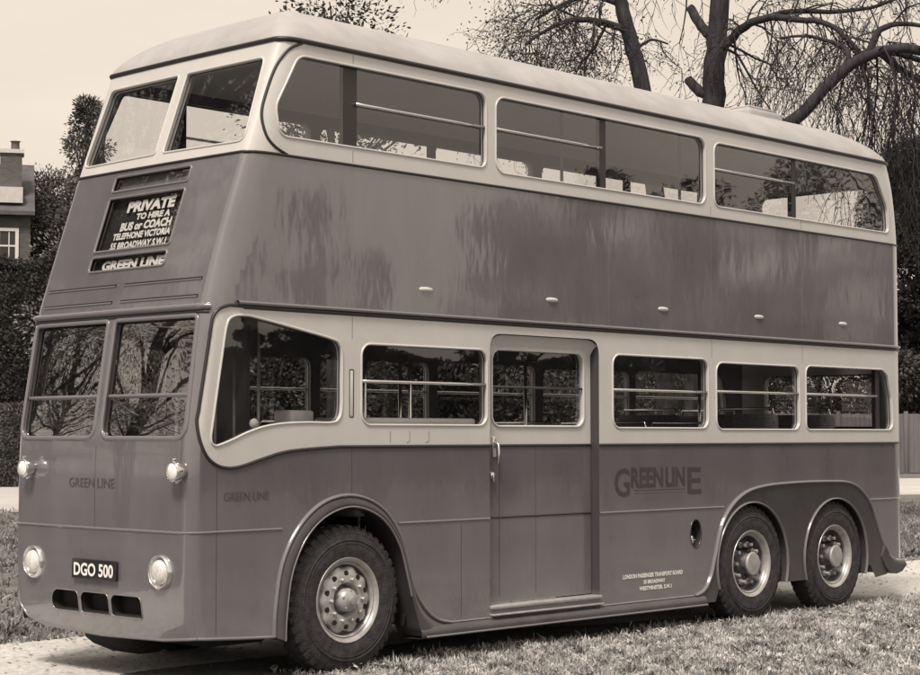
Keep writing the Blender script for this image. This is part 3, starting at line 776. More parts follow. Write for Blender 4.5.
ntext('LONDON PASSENGER TRANSPORT BOARD', .034, 4.50, .472, .83, M['white'], 'legal_lettering', bold=.002)
ntext('55 BROADWAY', .030, 4.78, .418, .30, M['white'], 'legal_lettering', bold=.002)
ntext('WESTMINSTER. S.W.1', .032, 4.72, .364, .45, M['white'], 'legal_lettering', bold=.002)
M['worn'] = mat('worn_transfer', .25, .5)
for x in (1.80, 2.00, 2.20): line('drain_mark', M['worn'], 'near', [(x,1.70),(x,1.63),(x+(.0 if x < 1.9 else -.03),1.617)], .010, .003)
# trafficator
mb = MB(); sweep(mb, 'near', rrect(1.395,1.80,1.435,2.14,.01), .008, .004, closed=True); mb.build('trafficator_slot', M['bead'], bus)
mb = MB(); mb.box((1.403,-.004,1.81),(1.427,.01,2.13), bev=.002); mb.build('trafficator', CR, bus)
# scoops
for x in (2.17, 3.61, 5.08, 6.53, 7.97):
    mb = MB(); vs = []; n = 9
    for i in range(n):
        t = i/(n-1); xx = x-.075+.15*t; s = math.sin(PI*t)**.5
        for k in range(5):
            a = PI*k/4; vs.append((xx, -.022*s*math.sin(a)+.001, 2.757+.020*math.cos(a)*(.4+.6*s)))
    mb.add(vs, [(i*5+k, (i+1)*5+k, (i+1)*5+k+1, i*5+k+1) for i in range(n-1) for k in range(4)], 0, True); mb.build('vent_scoop', M['cream'], bus)
# filler recess
mb = MB(); reveal(mb, 'near', filler, 0, -.09); sweep(mb, 'near', filler, .014, .006, closed=True)
fo = mb.build('filler_recess', M['wing'], bus); sheet('near', [(5.53+.082*math.cos(a*PI/12), .81+.125*math.sin(a*PI/12)) for a in range(24)], -.085, 'recess_back', M['under'], fo)
mb = MB(); mb.lathe([(.042,.085),(.042,.03),(.034,.02),(0,.018)], 20, axis=(5.50,0,.755)); mb.box((5.475,.0,.75),(5.525,.02,.76), bev=.003); mb.build('filler_cap', M['chrome'], fo)

# interior -------------------------------------------------------------------------------------
def seat(x, y0, y1, z, back_h=.52, rot=0):
    s = MB(); s.box((x,y0,z+.32),(x+.42,y1,z+.45), bev=.04)
    s.box((x+.40,y0,z+.38),(x+.50,y1,z+.45+back_h), bev=.04)
    o = s.build('seat', M['seat'], bus)
    f = MB()
    f.tube([(x+.47,y0+.04,z+.45+back_h-.04),(x+.47,y0+.06,z+.45+back_h+.05),(x+.47,y1-.06,z+.45+back_h+.05),(x+.47,y1-.04,z+.45+back_h-.04)], .012, 6)
    for yy in (y0+.05, y1-.05): f.tube([(x+.08,yy,z),(x+.08,yy,z+.33)], .014, 6); f.tube([(x+.4,yy,z),(x+.4,yy,z+.33)], .014, 6)
    f.build('seat_rail', M['chrome'], o)
for i in range(4):
    x = 4.55+i*.98
    seat(x, .10, .88, .90 if i > 1 else .76); seat(x, 1.24, 2.0, .90 if i > 1 else .76)
for i in range(2): seat(1.75+i*.9, 1.24, 2.0, .76)
seat(1.55, .10, .80, .76, .30)
for i in range(8):
    x = 1.3+i*.93; seat(x, .12, .92, 2.60); seat(x, 1.20, 1.98, 2.60)
for (x, y, a, b) in ((1.78,.25,.75,2.53),(2.30,.30,.75,2.53),(2.88,1.0,.75,2.53),(4.30,.9,.75,2.53),(4.30,.2,.75,2.53),(5.55,.95,.75,2.53),(6.9,.95,.75,2.53),(4.85,.95,2.6,4.6),(6.60,.95,2.6,4.6),(2.4,1.15,2.6,4.6)):
    mb = MB(); mb.tube([(x,y,a),(x,y,b)], .015, 8); mb.build('grab_pole', M['chrome'], bus)
mb = MB(); mb.box((.55,1.35,.76),(1.0,1.9,1.25), bev=.05); mb.box((.95,1.35,1.2),(1.08,1.9,1.80), bev=.04); mb.build('driver_seat', M['seat'], bus)
mb = MB(); pts = [(.50+.04*math.sin(a*PI/12)*2, 1.62+.25*math.cos(a*PI/12), 1.60+.24*math.sin(a*PI/12)*.7) for a in range(25)]
pts = [(.52+.20*math.sin(a*PI/12)*.8, 1.60+.24*math.cos(a*PI/12), 1.62+.11*math.sin(a*PI/12)) for a in range(25)]
mb.tube(pts, .014, 8); mb.tube([(.52,1.60,1.62),(.30,1.60,1.0),(.28,1.6,.76)], .025, 8); mb.tube([(.52,1.36,1.62),(.52,1.84,1.62)], .010, 6); mb.tube([(.36,1.6,1.53),(.68,1.6,1.71)], .010, 6)
mb.build('steering_wheel', M['bead'], bus)
mb = MB(); mb.box((.20,.12,.76),(.42,1.95,1.55), bev=.05); mb.build('dashboard', M['lining'], bus)
mb = MB(); mb.box((1.04,.22,1.70),(1.26,.42,1.85), bev=.02); mb.build('fare_box', M['cream'], bus)
mb = MB(); mb.lathe([(0,-.01),(.030,-.006),(.038,.004),(.03,.02)], 20, axis=(.62,.12,1.75)); mb.tube([(.62,.14,1.75),(.62,.14,1.5)], .01, 6); mb.build('indicator_lamp', M['white'], bus)
for x, y in ((.55,.9),(.78,.8),(.98,1.0),(1.14,.7),(1.24,1.1)): mb = MB(); mb.tube([(x,y,.75),(x,y,2.53)], .012, 8); mb.build('grab_pole', M['alloy'], bus)
# window cill light interior board behind the 2nd window (a pale shelf)
mb = MB(); mb.box((1.50,.08,1.70),(2.80,.50,1.80), bev=.02); mb.build('luggage_shelf', M['cream'], bus)

# =============================================================================================
# GROUND
def gmat(name, cols, scales, bump=.5, rough=.95):
    m = bpy.data.materials.new(name); m.use_nodes = True; nt = m.node_tree; b = nt.nodes['Principled BSDF']; b.inputs['Roughness'].default_value = rough; b.inputs['Specular IOR Level'].default_value = .15
    tc = nt.nodes.new('ShaderNodeTexCoord'); prev = None
    for s, (c0, c1) in zip(scales, cols):
        n = nt.nodes.new('ShaderNodeTexNoise'); n.inputs['Scale'].default_value = s; n.inputs['Detail'].default_value = 8; n.inputs['Roughness'].default_value = .7
        nt.links.new(tc.outputs['Object'], n.inputs['Vector'])
        r = nt.nodes.new('ShaderNodeValToRGB'); r.color_ramp.elements[0].position = .36; r.color_ramp.elements[1].position = .64
        r.color_ramp.elements[0].color = (c0, c0, c0, 1); r.color_ramp.elements[1].color = (c1, c1, c1, 1); nt.links.new(n.outputs['Fac'], r.inputs[0])
        if prev is None: prev = r.outputs[0]
        else:
            mx = nt.nodes.new('ShaderNodeMix'); mx.data_type = 'RGBA'; mx.blend_type = 'MULTIPLY'; mx.inputs[0].default_value = 1
            nt.links.new(prev, mx.inputs[6]); nt.links.new(r.outputs[0], mx.inputs[7]); prev = mx.outputs[2]
    nt.links.new(prev, b.inputs['Base Color'])
    n = nt.nodes.new('ShaderNodeTexNoise'); n.inputs['Scale'].default_value = 30; n.inputs['Detail'].default_value = 6; nt.links.new(tc.outputs['Object'], n.inputs['Vector'])
    bp = nt.nodes.new('ShaderNodeBump'); bp.inputs['Strength'].default_value = bump; bp.inputs['Distance'].default_value = .05; nt.links.new(n.outputs['Fac'], bp.inputs['Height']); nt.links.new(bp.outputs[0], b.inputs['Normal'])
    return m
M['grass'] = gmat('grass_ground', [(.10,.22),(.6,1.4)], [.7, 12])
M['drive'] = gmat('gravel_drive', [(.48,.62),(.72,1.15)], [.5, 14], .35)
M['road'] = gmat('far_road', [(.42,.52)], [.2], .1)
g = MB(); g.add([(-300,-300,0),(500,-300,0),(500,500,0),(-300,500,0)], [(0,1,2,3)]); tag(g.build('ground', M['grass']), kind='structure')
def strip(name, near, farp, m, z):
    n = len(near); g = MB(); g.add([(p[0], p[1], z) for p in near]+[(p[0], p[1], z) for p in farp], [(i, i+1, n+i+1, n+i) for i in range(n-1)]); return tag(g.build(name, m), kind='structure')
xs_ = [-40+i*.5 for i in range(200)]
def wob(x, s, a): return a*(noise.noise(Vector((x*.6, s, 0)))+.5*noise.noise(Vector((x*2.3, s, 1))))
strip('drive', [(x, (1.0 if x < 4 else max(-.4, 1.0-.25*(x-4)))+wob(x, 1, .18)) for x in xs_], [(x, (3.55 if x < 1 else 3.55-.055*(x-1))+wob(x, 5, .22)) for x in xs_], M['drive'], .004)  # near edge held back so dark ground paints in shade beneath the bus
nr = [farg(px, d) for px, d in ((-900,32),(-400,35),(0,38.5),(300,42),(600,46),(915,50),(1300,56),(1900,62))]; fr = [farg(px, d) for px, d in ((-900,52),(-400,55),(0,57),(300,60),(600,64),(915,68.5),(1300,74),(1900,80))]
strip('road', nr, fr, M['road'], .006)

# turf blades near the bus (one mass)
def blade_field(name, n, sampler, hmin, hmax, m, seed, w=.006, kindlbl=None):
    r = np.random.RandomState(seed); P = sampler(r, n); n = len(P)
    a = r.rand(n)*2*np.pi; h = hmin+(hmax-hmin)*r.rand(n)**1.6; lean = r.rand(n)*1.1; la = r.rand(n)*2*np.pi
    h = h*(.45+1.1*(.5+.5*np.sin(P[:,0]*7.3+2*np.sin(P[:,1]*5.1))*np.sin(P[:,1]*6.1+1.7*np.sin(P[:,0]*3.7))))
    ww = w*(.6+.9*r.rand(n))
    v = np.zeros((n, 4, 3)); dx = np.cos(a)*ww; dy = np.sin(a)*ww
    tip = P+np.stack([np.cos(la)*h*lean, np.sin(la)*h*lean, h*(1.1-.45*lean)], 1); mid = P+(tip-P)*np.array([.35,.35,.62])
    v[:,0] = P-np.stack([dx,dy,0*dx],1); v[:,1] = P+np.stack([dx,dy,0*dx],1); v[:,2] = mid+np.stack([dx,dy,0*dx],1)*.8; v[:,3] = tip
    me = bpy.data.meshes.new(name); me.vertices.add(n*4); me.vertices.foreach_set('co', v.reshape(-1)); me.loops.add(n*4); me.loops.foreach_set('vertex_index', np.arange(n*4, dtype=np.int32))
    me.polygons.add(n); me.polygons.foreach_set('loop_start', np.arange(0, n*4, 4, dtype=np.int32)); me.polygons.foreach_set('loop_total', np.full(n, 4, dtype=np.int32))
    me.update(calc_edges=True); me.validate(); me.materials.append(m)
    return link(bpy.data.objects.new(name, me))
def leafmat(name, c0, c1, sc=3., trans=.0):
    m = bpy.data.materials.new(name); m.use_nodes = True; nt = m.node_tree; b = nt.nodes['Principled BSDF']; b.inputs['Roughness'].default_value = .8; b.inputs['Specular IOR Level'].default_value = .2
    tc = nt.nodes.new('ShaderNodeTexCoord'); n = nt.nodes.new('ShaderNodeTexNoise'); n.inputs['Scale'].default_value = sc; n.inputs['Detail'].default_value = 8; n.inputs['Roughness'].default_value = .75
    nt.links.new(tc.outputs['Object'], n.inputs['Vector']); r = nt.nodes.new('ShaderNodeValToRGB'); r.color_ramp.elements[0].position = .38; r.color_ramp.elements[1].position = .62
    r.color_ramp.elements[0].color = (c0,c0,c0,1); r.color_ramp.elements[1].color = (c1,c1,c1,1); nt.links.new(n.outputs['Fac'], r.inputs[0]); nt.links.new(r.outputs[0], b.inputs['Base Color']); return m
M['blade'] = leafmat('turf_blades', .05, .74, 4.6)
def samp_near(r, n):
    # foreground turf: denser near the camera-side of the bus
    u = r.rand(n); p = np.stack([1.0+u*14, -4.6+r.rand(n)*6.0, np.zeros(n)], 1)
    lim = np.where(p[:,0] < 3, .12, .12-.02*(p[:,0]-3))+.12*np.sin(p[:,0]*1.7)*np.cos(p[:,0]*.9)+.25*r.randn(n)*.6  # blades stop short, so darker bare ground stands for the bus's shade
    k = np.sin(p[:,0]*5.1+np.sin(p[:,1]*3.3)*2)*np.sin(p[:,1]*4.7+np.cos(p[:,0]*2.9)*2)
    keep = (p[:,1] < lim) & (r.rand(n) < .62+.38*k)
    return p[keep]
tag(blade_field('turf', 520000, samp_near, .010, .060, M['blade'], 1, .0050), 'short tufty grass covering the verge in front of the bus wheels', 'grass', kind='stuff')
def samp_far(r, n):
    p = np.stack([-8+r.rand(n)*40, 3.2+22*r.rand(n)**1.7, np.zeros(n)], 1)
    return p[r.rand(n) < .55+.45*np.sin(p[:,0]*1.3+2*np.sin(p[:,1]*.8))*np.sin(p[:,1]*1.9)]
tag(blade_field('lawn_grass', 300000, samp_far, .03, .10, leafmat('lawn_blades', .07, .36, 1.6), 2, .012), 'rough grass on the lawn beyond the drive', 'grass', kind='stuff')

M['litter'] = leafmat('fallen_leaves', .10, .55, 9.)
def litter(name, P, size, m, seed):
    r = np.random.RandomState(seed); n = len(P); a = r.rand(n)*2*np.pi; s_ = size*(.5+r.rand(n)); c = np.stack([np.cos(a), np.sin(a), r.randn(n)*.25], 1)*s_[:, None]; d = np.stack([-np.sin(a), np.cos(a), r.randn(n)*.35], 1)*(s_*.6)[:, None]
    v = np.zeros((n,4,3)); v[:,0] = P-c; v[:,1] = P+d; v[:,2] = P+c; v[:,3] = P-d; v[:,:,2] = np.maximum(v[:,:,2], .006)
    me = bpy.data.meshes.new(name); me.vertices.add(n*4); me.vertices.foreach_set('co', v.reshape(-1)); me.loops.add(n*4); me.loops.foreach_set('vertex_index', np.arange(n*4, dtype=np.int32))
    me.polygons.add(n); me.polygons.foreach_set('loop_start', np.arange(0, n*4, 4, dtype=np.int32)); me.polygons.foreach_set('loop_total', np.full(n, 4, dtype=np.int32)); me.update(calc_edges=True); me.materials.append(m); return link(bpy.data.objects.new(name, me))
_r = np.random.RandomState(9); _p = np.stack([1+14*_r.rand(3500), -4.4+4.6*_r.rand(3500), .02+.03*_r.rand(3500)], 1)
_q = np.stack([-6+26*_r.rand(5000), .6+3.6*_r.rand(5000)**.6, .010+.006*_r.rand(5000)], 1)
tag(litter('fallen_leaves', np.concatenate([_p, _q]), .018, M['litter'], 4), 'dry fallen leaves scattered over the verge and the gravel drive', 'leaf litter', kind='stuff')
# TREES ----------------------------------------------------------------------------------------
M['bark'] = mat('bark', .045, .95, var=.5, scale=5, bump=1., bscale=9, spec=.1, stretch=(2,2,.5))
M['leaf'] = leafmat('sparse_leaves', .025, .06, 2.); M['leafd'] = leafmat('dark_evergreen', .012, .055, .8); M['leafm'] = leafmat('mid_foliage', .035, .16, .9)
M['leafl'] = leafmat('light_foliage', .10, .34, 1.1)
def leaves(name, P, size, m, parent, seed=0, hang=0., flat=False):
    r = np.random.RandomState(seed); P = np.array(P); n = len(P)
    a = r.randn(n, 3); a[:, 2] -= hang; a /= np.linalg.norm(a, axis=1)[:, None]; b = np.cross(a, r.randn(n, 3)); b /= np.linalg.norm(b, axis=1)[:, None]
    s = size*(.5+r.rand(n)[:, None]); v = np.zeros((n, 4, 3)); v[:,0] = P-a*s; v[:,1] = P+b*s*.45; v[:,2] = P+a*s; v[:,3] = P-b*s*.45
    me = bpy.data.meshes.new(name); me.vertices.add(n*4); me.vertices.foreach_set('co', v.reshape(-1)); me.loops.add(n*4); me.loops.foreach_set('vertex_index', np.arange(n*4, dtype=np.int32))
    me.polygons.add(n); me.polygons.foreach_set('loop_start', np.arange(0, n*4, 4, dtype=np.int32)); me.polygons.foreach_set('loop_total', np.full(n, 4, dtype=np.int32))
    me.update(calc_edges=True); me.materials.append(m); return link(bpy.data.objects.new(name, me), parent)
class Grower:
    def __init__(s, seed, droop=.0, wig=.28, up=0.): s.r = random.Random(seed); s.mb = MB(); s.tips = []; s.droop = droop; s.wig = wig; s.up = up
    def branch(s, p, d, L, r0, lvl, taper=.35):
        n = 5 if lvl > 0 else 4; pts = [p.copy()]; rad = [r0]; d = d.normalized()
        for i in range(n):
            w = s.wig*(1.0 if lvl else 1.2); d = (d+Vector((s.r.gauss(0,w), s.r.gauss(0,w), s.r.gauss(0,w)))+Vector((0,0,-s.droop*(1.0 if r0 < .05 else .15)+s.up))).normalized()
            p = p+d*(L/n); pts.append(p.copy()); rad.append(r0*(1-(1-taper)*(i+1)/n))
        s.mb.tube(pts, rad, 6 if r0 > .05 else (4 if r0 > .02 else 3), cap=False)
        if lvl <= 1: s.tips += pts[1:]
        return pts, rad, d
    def grow(s, p, d, L, r0, lvl, kids=4):
        pts, rad, dd = s.branch(p, d, L, r0, lvl)
        if lvl <= 0: return
        for k in range(kids):
            i = 1+int((len(pts)-1)*((k+.4+s.r.random()*.5)/kids)); i = min(i, len(pts)-1)
            t = (pts[i]-pts[i-1]).normalized(); q = Vector((s.r.gauss(0,1), s.r.gauss(0,1), s.r.gauss(0,1))); q = (q-t*q.dot(t)).normalized()
            s.grow(pts[i], t*.75+q*.8, L*(.50+.22*s.r.random()), max(.009, rad[i]*.52), lvl-1, kids)
def limb(G, path, r0, r1, d, lvl=2, kids=4, spacing=2, L=2.2, r_k=.3, dirb=None, depthj=.0):
    """a limb through given bearings at distance d"""
    pts = [far(px, py, d+dz) for px, py, dz in path]
    sm = []
    for i in range(len(pts)-1):
        a, b, c, e = pts[max(i-1,0)], pts[i], pts[i+1], pts[min(i+2, len(pts)-1)]
        for k in range(4):
            t = k/4; sm.append(.5*((2*b)+(-a+c)*t+(2*a-5*b+4*c-e)*t*t+(-a+3*b-3*c+e)*t**3))
    sm.append(pts[-1]); n = len(sm)
    sm = [p+Vector([G.r.gauss(0, .25*(r0*.3)) for _ in range(3)]) for p in sm]
    rad = [r0+(r1-r0)*i/(n-1) for i in range(n)]
    G.mb.tube(sm, rad, 10)
    for i in range(2, n, spacing):
        if lvl < 0: break
        t = (sm[i]-sm[i-1]).normalized(); q = Vector((G.r.gauss(0,1), G.r.gauss(0,1), G.r.gauss(0,1)+(.3 if G.droop < .1 else -.1))); q = (q-t*q.dot(t)).normalized()
        G.grow(sm[i], t*.4+q, L*(.6+.6*G.r.random()), max(.02, rad[i]*r_k), lvl, kids)
    return sm
def finish(G, root, leafm, per=3, jit=.25, size=.06, seed=1, hang=0.):
    G.mb.build('branches', M['bark'], root)
    r = np.random.RandomState(seed)
    if per and G.tips:
        T = np.array([tuple(t) for t in G.tips]); k = np.repeat(T, max(1, int(math.ceil(per))), axis=0)
        if per < 1: k = k[r.rand(len(k)) < per]
        k = k+r.randn(*k.shape)*jit; return leaves('leaves', k, size, leafm, root, seed)
D1 = 40.
# big trunk with arching right branch
b = farg(712, D1); t1 = empty('bare_tree', b); 
def rebase(root):
    for o in root.children:
        o.matrix_parent_inverse = Matrix.Translation(-Vector(root.location))
G = Grower(11, droop=.30)
limb(G, [(706,470,0),(708,300,0),(710,150,0),(713,95,0),(716,50,0),(720,0,0),(728,-60,0),(735,-140,0)], .31, .17, D1, lvl=-1)
limb(G, [(718,52,0),(730,40,-.2),(745,26,-.5),(770,18,-1),(800,20,-1.5),(830,25,-2),(858,52,-2.2),(872,80,-2.4)], .12, .03, D1, spacing=1, L=1.7, kids=5)
limb(G, [(760,20,-.6),(790,12,-.6),(830,12,-.6),(870,8,-.8),(905,-4,-1)], .07, .03, D1, spacing=1, L=1.7, kids=5)
limb(G, [(712,95,0),(700,92,.2),(692,84,.4),(688,79,.5)], .13, .10, D1, lvl=-1)
limb(G, [(716,40,0),(704,30,.1),(695,16,.3),(690,8,.4)], .12, .10, D1, lvl=-1)
limb(G, [(722,-20,0),(700,-50,0),(660,-80,0)], .12, .04, D1, spacing=3); limb(G, [(728,-50,0),(770,-70,0),(820,-60,0),(860,-30,0)], .12, .03, D1, spacing=3)
finish(G, t1, M['leaf'], .55, .15, .030, 3); rebase(t1)
tag(t1, 'bare tree with thick upright trunk, two sawn stubs and a branch arching right', 'tree', 'bare trees behind the bus')
# leaning trunk left of it
D2 = 44.; t2 = empty('bare_tree', farg(650, D2)); G = Grower(23, droop=.22, wig=.33)
limb(G, [(668,470,0),(660,250,0),(650,150,0),(641,82,0),(633,50,0),(626,20,0),(617,-10,0),(607,-60,0)], .24, .15, D2, lvl=-1)
limb(G, [(628,30,0),(600,22,-.3),(575,20,-.6),(550,28,-1),(525,45,-1.3)], .10, .03, D2, spacing=1, L=2.3, kids=5, r_k=.45)
limb(G, [(622,5,0),(590,-4,0),(560,6,.3),(535,20,.4)], .08, .03, D2, spacing=1, L=2.1, kids=5, r_k=.45)
limb(G, [(618,0,0),(600,-20,0),(560,-30,0),(515,-20,0)], .09, .03, D2, spacing=2, L=2.4, kids=4)
limb(G, [(634,52,0),(650,40,0),(668,44,0)], .05, .02, D2, spacing=4, L=1.4, kids=3)
finish(G, t2, M['leaf'], 1.3, .16, .034, 5); rebase(t2)
tag(t2, 'slender left-leaning trunk with dense twigs above the middle of the bus roof', 'tree', 'bare trees behind the bus')
# low leaning trunk rising to the right with hanging twigs
D3 = 34.; t3 = empty('weeping_tree', farg(700, D3)); G = Grower(31, droop=.60)
limb(G, [(690,500,0),(700,300,0),(745,170,0),(800,115,0),(822,92,0),(843,71,0),(870,55,0),(905,48,0),(950,60,0)], .14, .09, D3, lvl=-1)
limb(G, [(845,70,0),(866,58,.2),(890,52,.3),(925,62,.3)], .10, .05, D3, spacing=1, L=2.6, kids=5)
limb(G, [(850,68,0),(846,50,.2),(830,42,.4),(805,36,.6),(780,38,.8)], .06, .02, D3, spacing=3, L=1.8, kids=4)
limb(G, [(868,56,0),(880,30,0),(905,24,0),(940,30,0)], .08, .03, D3, spacing=2, L=2.2, kids=5)
limb(G, [(880,52,0),(900,70,.5),(918,80,.8),(960,110,1)], .09, .03, D3, spacing=1, L=2.6, kids=5)
limb(G, [(860,60,0),(868,90,0),(872,120,0),(868,150,0)], .03, .01, D3, spacing=2, L=1.2, kids=4)
limb(G, [(890,50,0),(896,90,0),(892,130,0),(897,160,0)], .03, .01, D3, spacing=2, L=1.2, kids=4)
limb(G, [(910,60,0),(915,100,0),(911,140,0),(914,170,0)], .03, .01, D3, spacing=2, L=1.2, kids=4)
finish(G, t3, M['leaf'], .7, .1, .030, 6, hang=1); rebase(t3)
tag(t3, 'weeping tree leaning low to the right above the rear of the bus', 'tree')
# tree crown peeping over the front of the roof
def bush_tree(name, px, d, h, rad, label, leafm, seed, n=1500, twig=True, cz=.62, size=.10, trunk=.2, shape=1., low=None, dens=1, group='trees around the lane', cat='tree', pos=None):
    base = pos if pos is not None else farg(px, d); root = empty(name, base); r = np.random.RandomState(seed); rnd = random.Random(seed)
    mb = MB(); n_cl = int(26*dens); cl = []
    z0 = h*(low if low is not None else .25)
    for k in range(n_cl):
        a = rnd.random()*2*PI; q = rnd.random()**.5; t = rnd.random(); zz = z0+(h-z0)*t
        prof = math.sin(PI*min(1, (.12+t*.88)))**.6 if shape == 1. else (1-t)**.8
        cl.append((rad*q*prof*math.cos(a), rad*q*prof*math.sin(a), zz))
    mb.tube([(0,0,0),(rnd.gauss(0,.1),rnd.gauss(0,.1),h*.3),(rnd.gauss(0,.2),rnd.gauss(0,.2),h*.6),(rnd.gauss(0,.2),rnd.gauss(0,.2),h*.95)], [trunk,trunk*.8,trunk*.5,trunk*.1], 8)
    for c in cl:
        zb = max(h*.12, c[2]-rad*.7); mb.tube([(0,0,zb),(c[0]*.5,c[1]*.5,(zb+c[2])/2+.1),c], [trunk*.3,trunk*.18,.015], 5)
    mb.build('trunk', M['bark'], root)
    P = []; per = max(1, int(n/n_cl))
    for c in cl:
        s = rad*(.16+.20*rnd.random())*(.55 if shape != 1. else 1); m_ = int(per*(.6+.8*rnd.random()))
        q = r.randn(m_, 3); q /= np.maximum(.3, np.linalg.norm(q, axis=1))[:, None]**.6; P.append(np.array(c)+q*s*np.array([1,1,.7]))
    leaves('crown', np.concatenate(P), size, leafm, root, seed); tag(root, label, cat, group); return root
t = bush_tree('leafy_tree', 335, 46, 12.9, 2.4, 'tree with a fine dark crown just showing above the front part of the bus roof', M['leaf'], 41, n=7000, size=.06, low=.66, dens=2)
bush_tree('conifer', 84, 66, 13.9, 2.7, 'dark pointed conifer rising beside the front upper window of the bus', M['leafm'], 42, n=26000, size=.06, shape=2., dens=3, low=.1)
bush_tree('leafy_tree', 44, 70, 11.3, 3.6, 'dark bushy tree right behind the chimney of the brick house', M['leafm'], 43, n=42000, size=.06, low=.55, dens=2)
bush_tree('leafy_tree', 68, 74, 12.0, 3.2, 'grey airy tree between the house and the conifer', M['leafm'], 44, n=44000, size=.06, low=.2, dens=3)
bush_tree('leafy_tree', 110, 60, 8.3, 3.0, 'pale leafy tree low between the brick house and the bus front', M['leafl'], 45, n=34000, size=.055, low=.3, dens=2)
bush_tree('evergreen_tree', 925, 85, 14.6, 3.6, 'tall dark evergreen behind the board fence, nearest the bus rear', M['leafd'], 46, n=120000, size=.11, low=.02, dens=4)
bush_tree('evergreen_tree', 1010, 87, 14.0, 4.0, 'dark evergreen second from the bus rear, behind the board fence', M['leafd'], 47, n=70000, size=.12, low=.02, dens=3)
k = 0
for px, d, h, rr in ((160,64,7.5,4),(260,66,8.0,4),(350,68,7.0,4),(430,66,8.0,4),(510,68,8.4,4),(590,78,7.8,4),(670,80,8.0,4),(745,81,8.2,4),(820,84,9.5,4)):
    k += 1; o = bush_tree('background_tree', px, d, h, rr, 'background', (M['leafd'], M['leafm'])[k % 2], 60+k, n=30000, size=.09, low=.05, dens=2)
    o['group'] = 'trees screened by the bus'; o['label'] = 'background tree glimpsed only through the bus windows'
# hedge at left
def hedge(name, a, b, h, dep, label, leafm, seed, n, size=.16, hfun=None):
    root = empty(name, (a+b)/2); r = np.random.RandomState(seed); d = (b-a); L = d.length; u = d.normalized(); v = Vector((-u.y, u.x, 0))
    t = r.rand(n); s = r.rand(n)-.5; zz = r.rand(n); top = h*(1+.05*np.sin(t*9)+.03*np.sin(t*31)) if hfun is None else hfun(t)
    # push leaves onto the shell
    face = r.rand(n) < .7; s = np.where(face, np.sign(s)*.5, s)+r.randn(n)*.06; zz = np.where(face, zz, 1)+r.randn(n)*.012
    bul = 1+.10*np.sin(t*23+zz*7)*np.sin(zz*9+t*11)
    off = (t-.5)[:, None]*np.array(d)[None, :]+(s*dep*bul)[:, None]*np.array(v)[None, :]; off[:, 2] = zz*top
    leaves('foliage', off, size, leafm, root, seed)
    mb = MB(); N = 24
    vs = []
    for i in range(N+1):
        tt = i/N; tp = (h*(1+.05*math.sin(tt*9)) if hfun is None else float(hfun(np.array([tt]))[0]))*.96; c = d*(tt-.5)
        for ss, z_ in ((-.42,0),(-.42,tp),(.42,tp),(.42,0)): vs.append((c.x+v.x*ss*dep, c.y+v.y*ss*dep, z_))
    mb.add(vs, [(i*4+k, (i+1)*4+k, (i+1)*4+k+1, i*4+k+1) for i in range(N) for k in range(3)]+[(0,1,2,3),(N*4,N*4+1,N*4+2,N*4+3)], 0); mb.build('stems', M['leafd'], root)
    tag(root, label, 'hedge'); return root
M['hedge'] = leafmat('hedge_foliage', .035, .06, .9)
hedge('tall_hedge', farg(-260, 58), farg(120, 60), 7.2, 2.5, 'tall clipped dark hedge running in front of the brick house', M['hedge'], 70, 180000, .055)
hedge('boundary_hedge', farg(125, 63), farg(700, 73), 6.2, 2.2, 'tall hedge seen only through the lower deck windows of the bus', M['leafm'], 72, 150000, .06)
hedge('low_hedge', farg(-300, 56.0), farg(110, 58.2), 2.6, 1.2, 'low greyish hedge along the foot of the tall dark hedge', M['leafm'], 71, 70000, .045)
# grass bank tufts / shrubs at left of bus
M['fence'] = mat('weathered_fence', .15, .8, var=.2, scale=5, stretch=(3,3,.3))
# fence at right: boards and posts
fa = farg(560, 75.); fb = farg(1250, 79.); fr_ = empty('board_fence', (fa+fb)/2); dv = (fb-fa); L = dv.length; u = dv.normalized(); nv = Vector((-u.y, u.x, 0))
mb = MB(); n = int(L/.2); rnd = random.Random(3)
for i in range(n):
    c = u*(-L/2+i*.2); w = .19; o = nv*rnd.uniform(-.008,.008); z1 = 2.55+rnd.uniform(-.02,.02)
    q = [c+o, c+u*w+o, c+u*w+o+nv*.03, c+o+nv*.03]
    mb.add([(p.x,p.y,.05) for p in q]+[(p.x,p.y,z1) for p in q], [(0,1,5,4),(1,2,6,5),(2,3,7,6),(3,0,4,7),(4,5,6,7)])
mb.build('fence_boards', M['fence'], fr_)
for i in range(int(L/3)+1):
    mb = MB(); c = u*(-L/2+i*3)-nv*.1; mb.box((c.x-.07,c.y-.07,0),(c.x+.07,c.y+.07,2.65), bev=.01); mb.build('fence_post', M['fence'], fr_)
tag(fr_, 'pale grey board fence across the road behind the rear of the bus', 'fence')

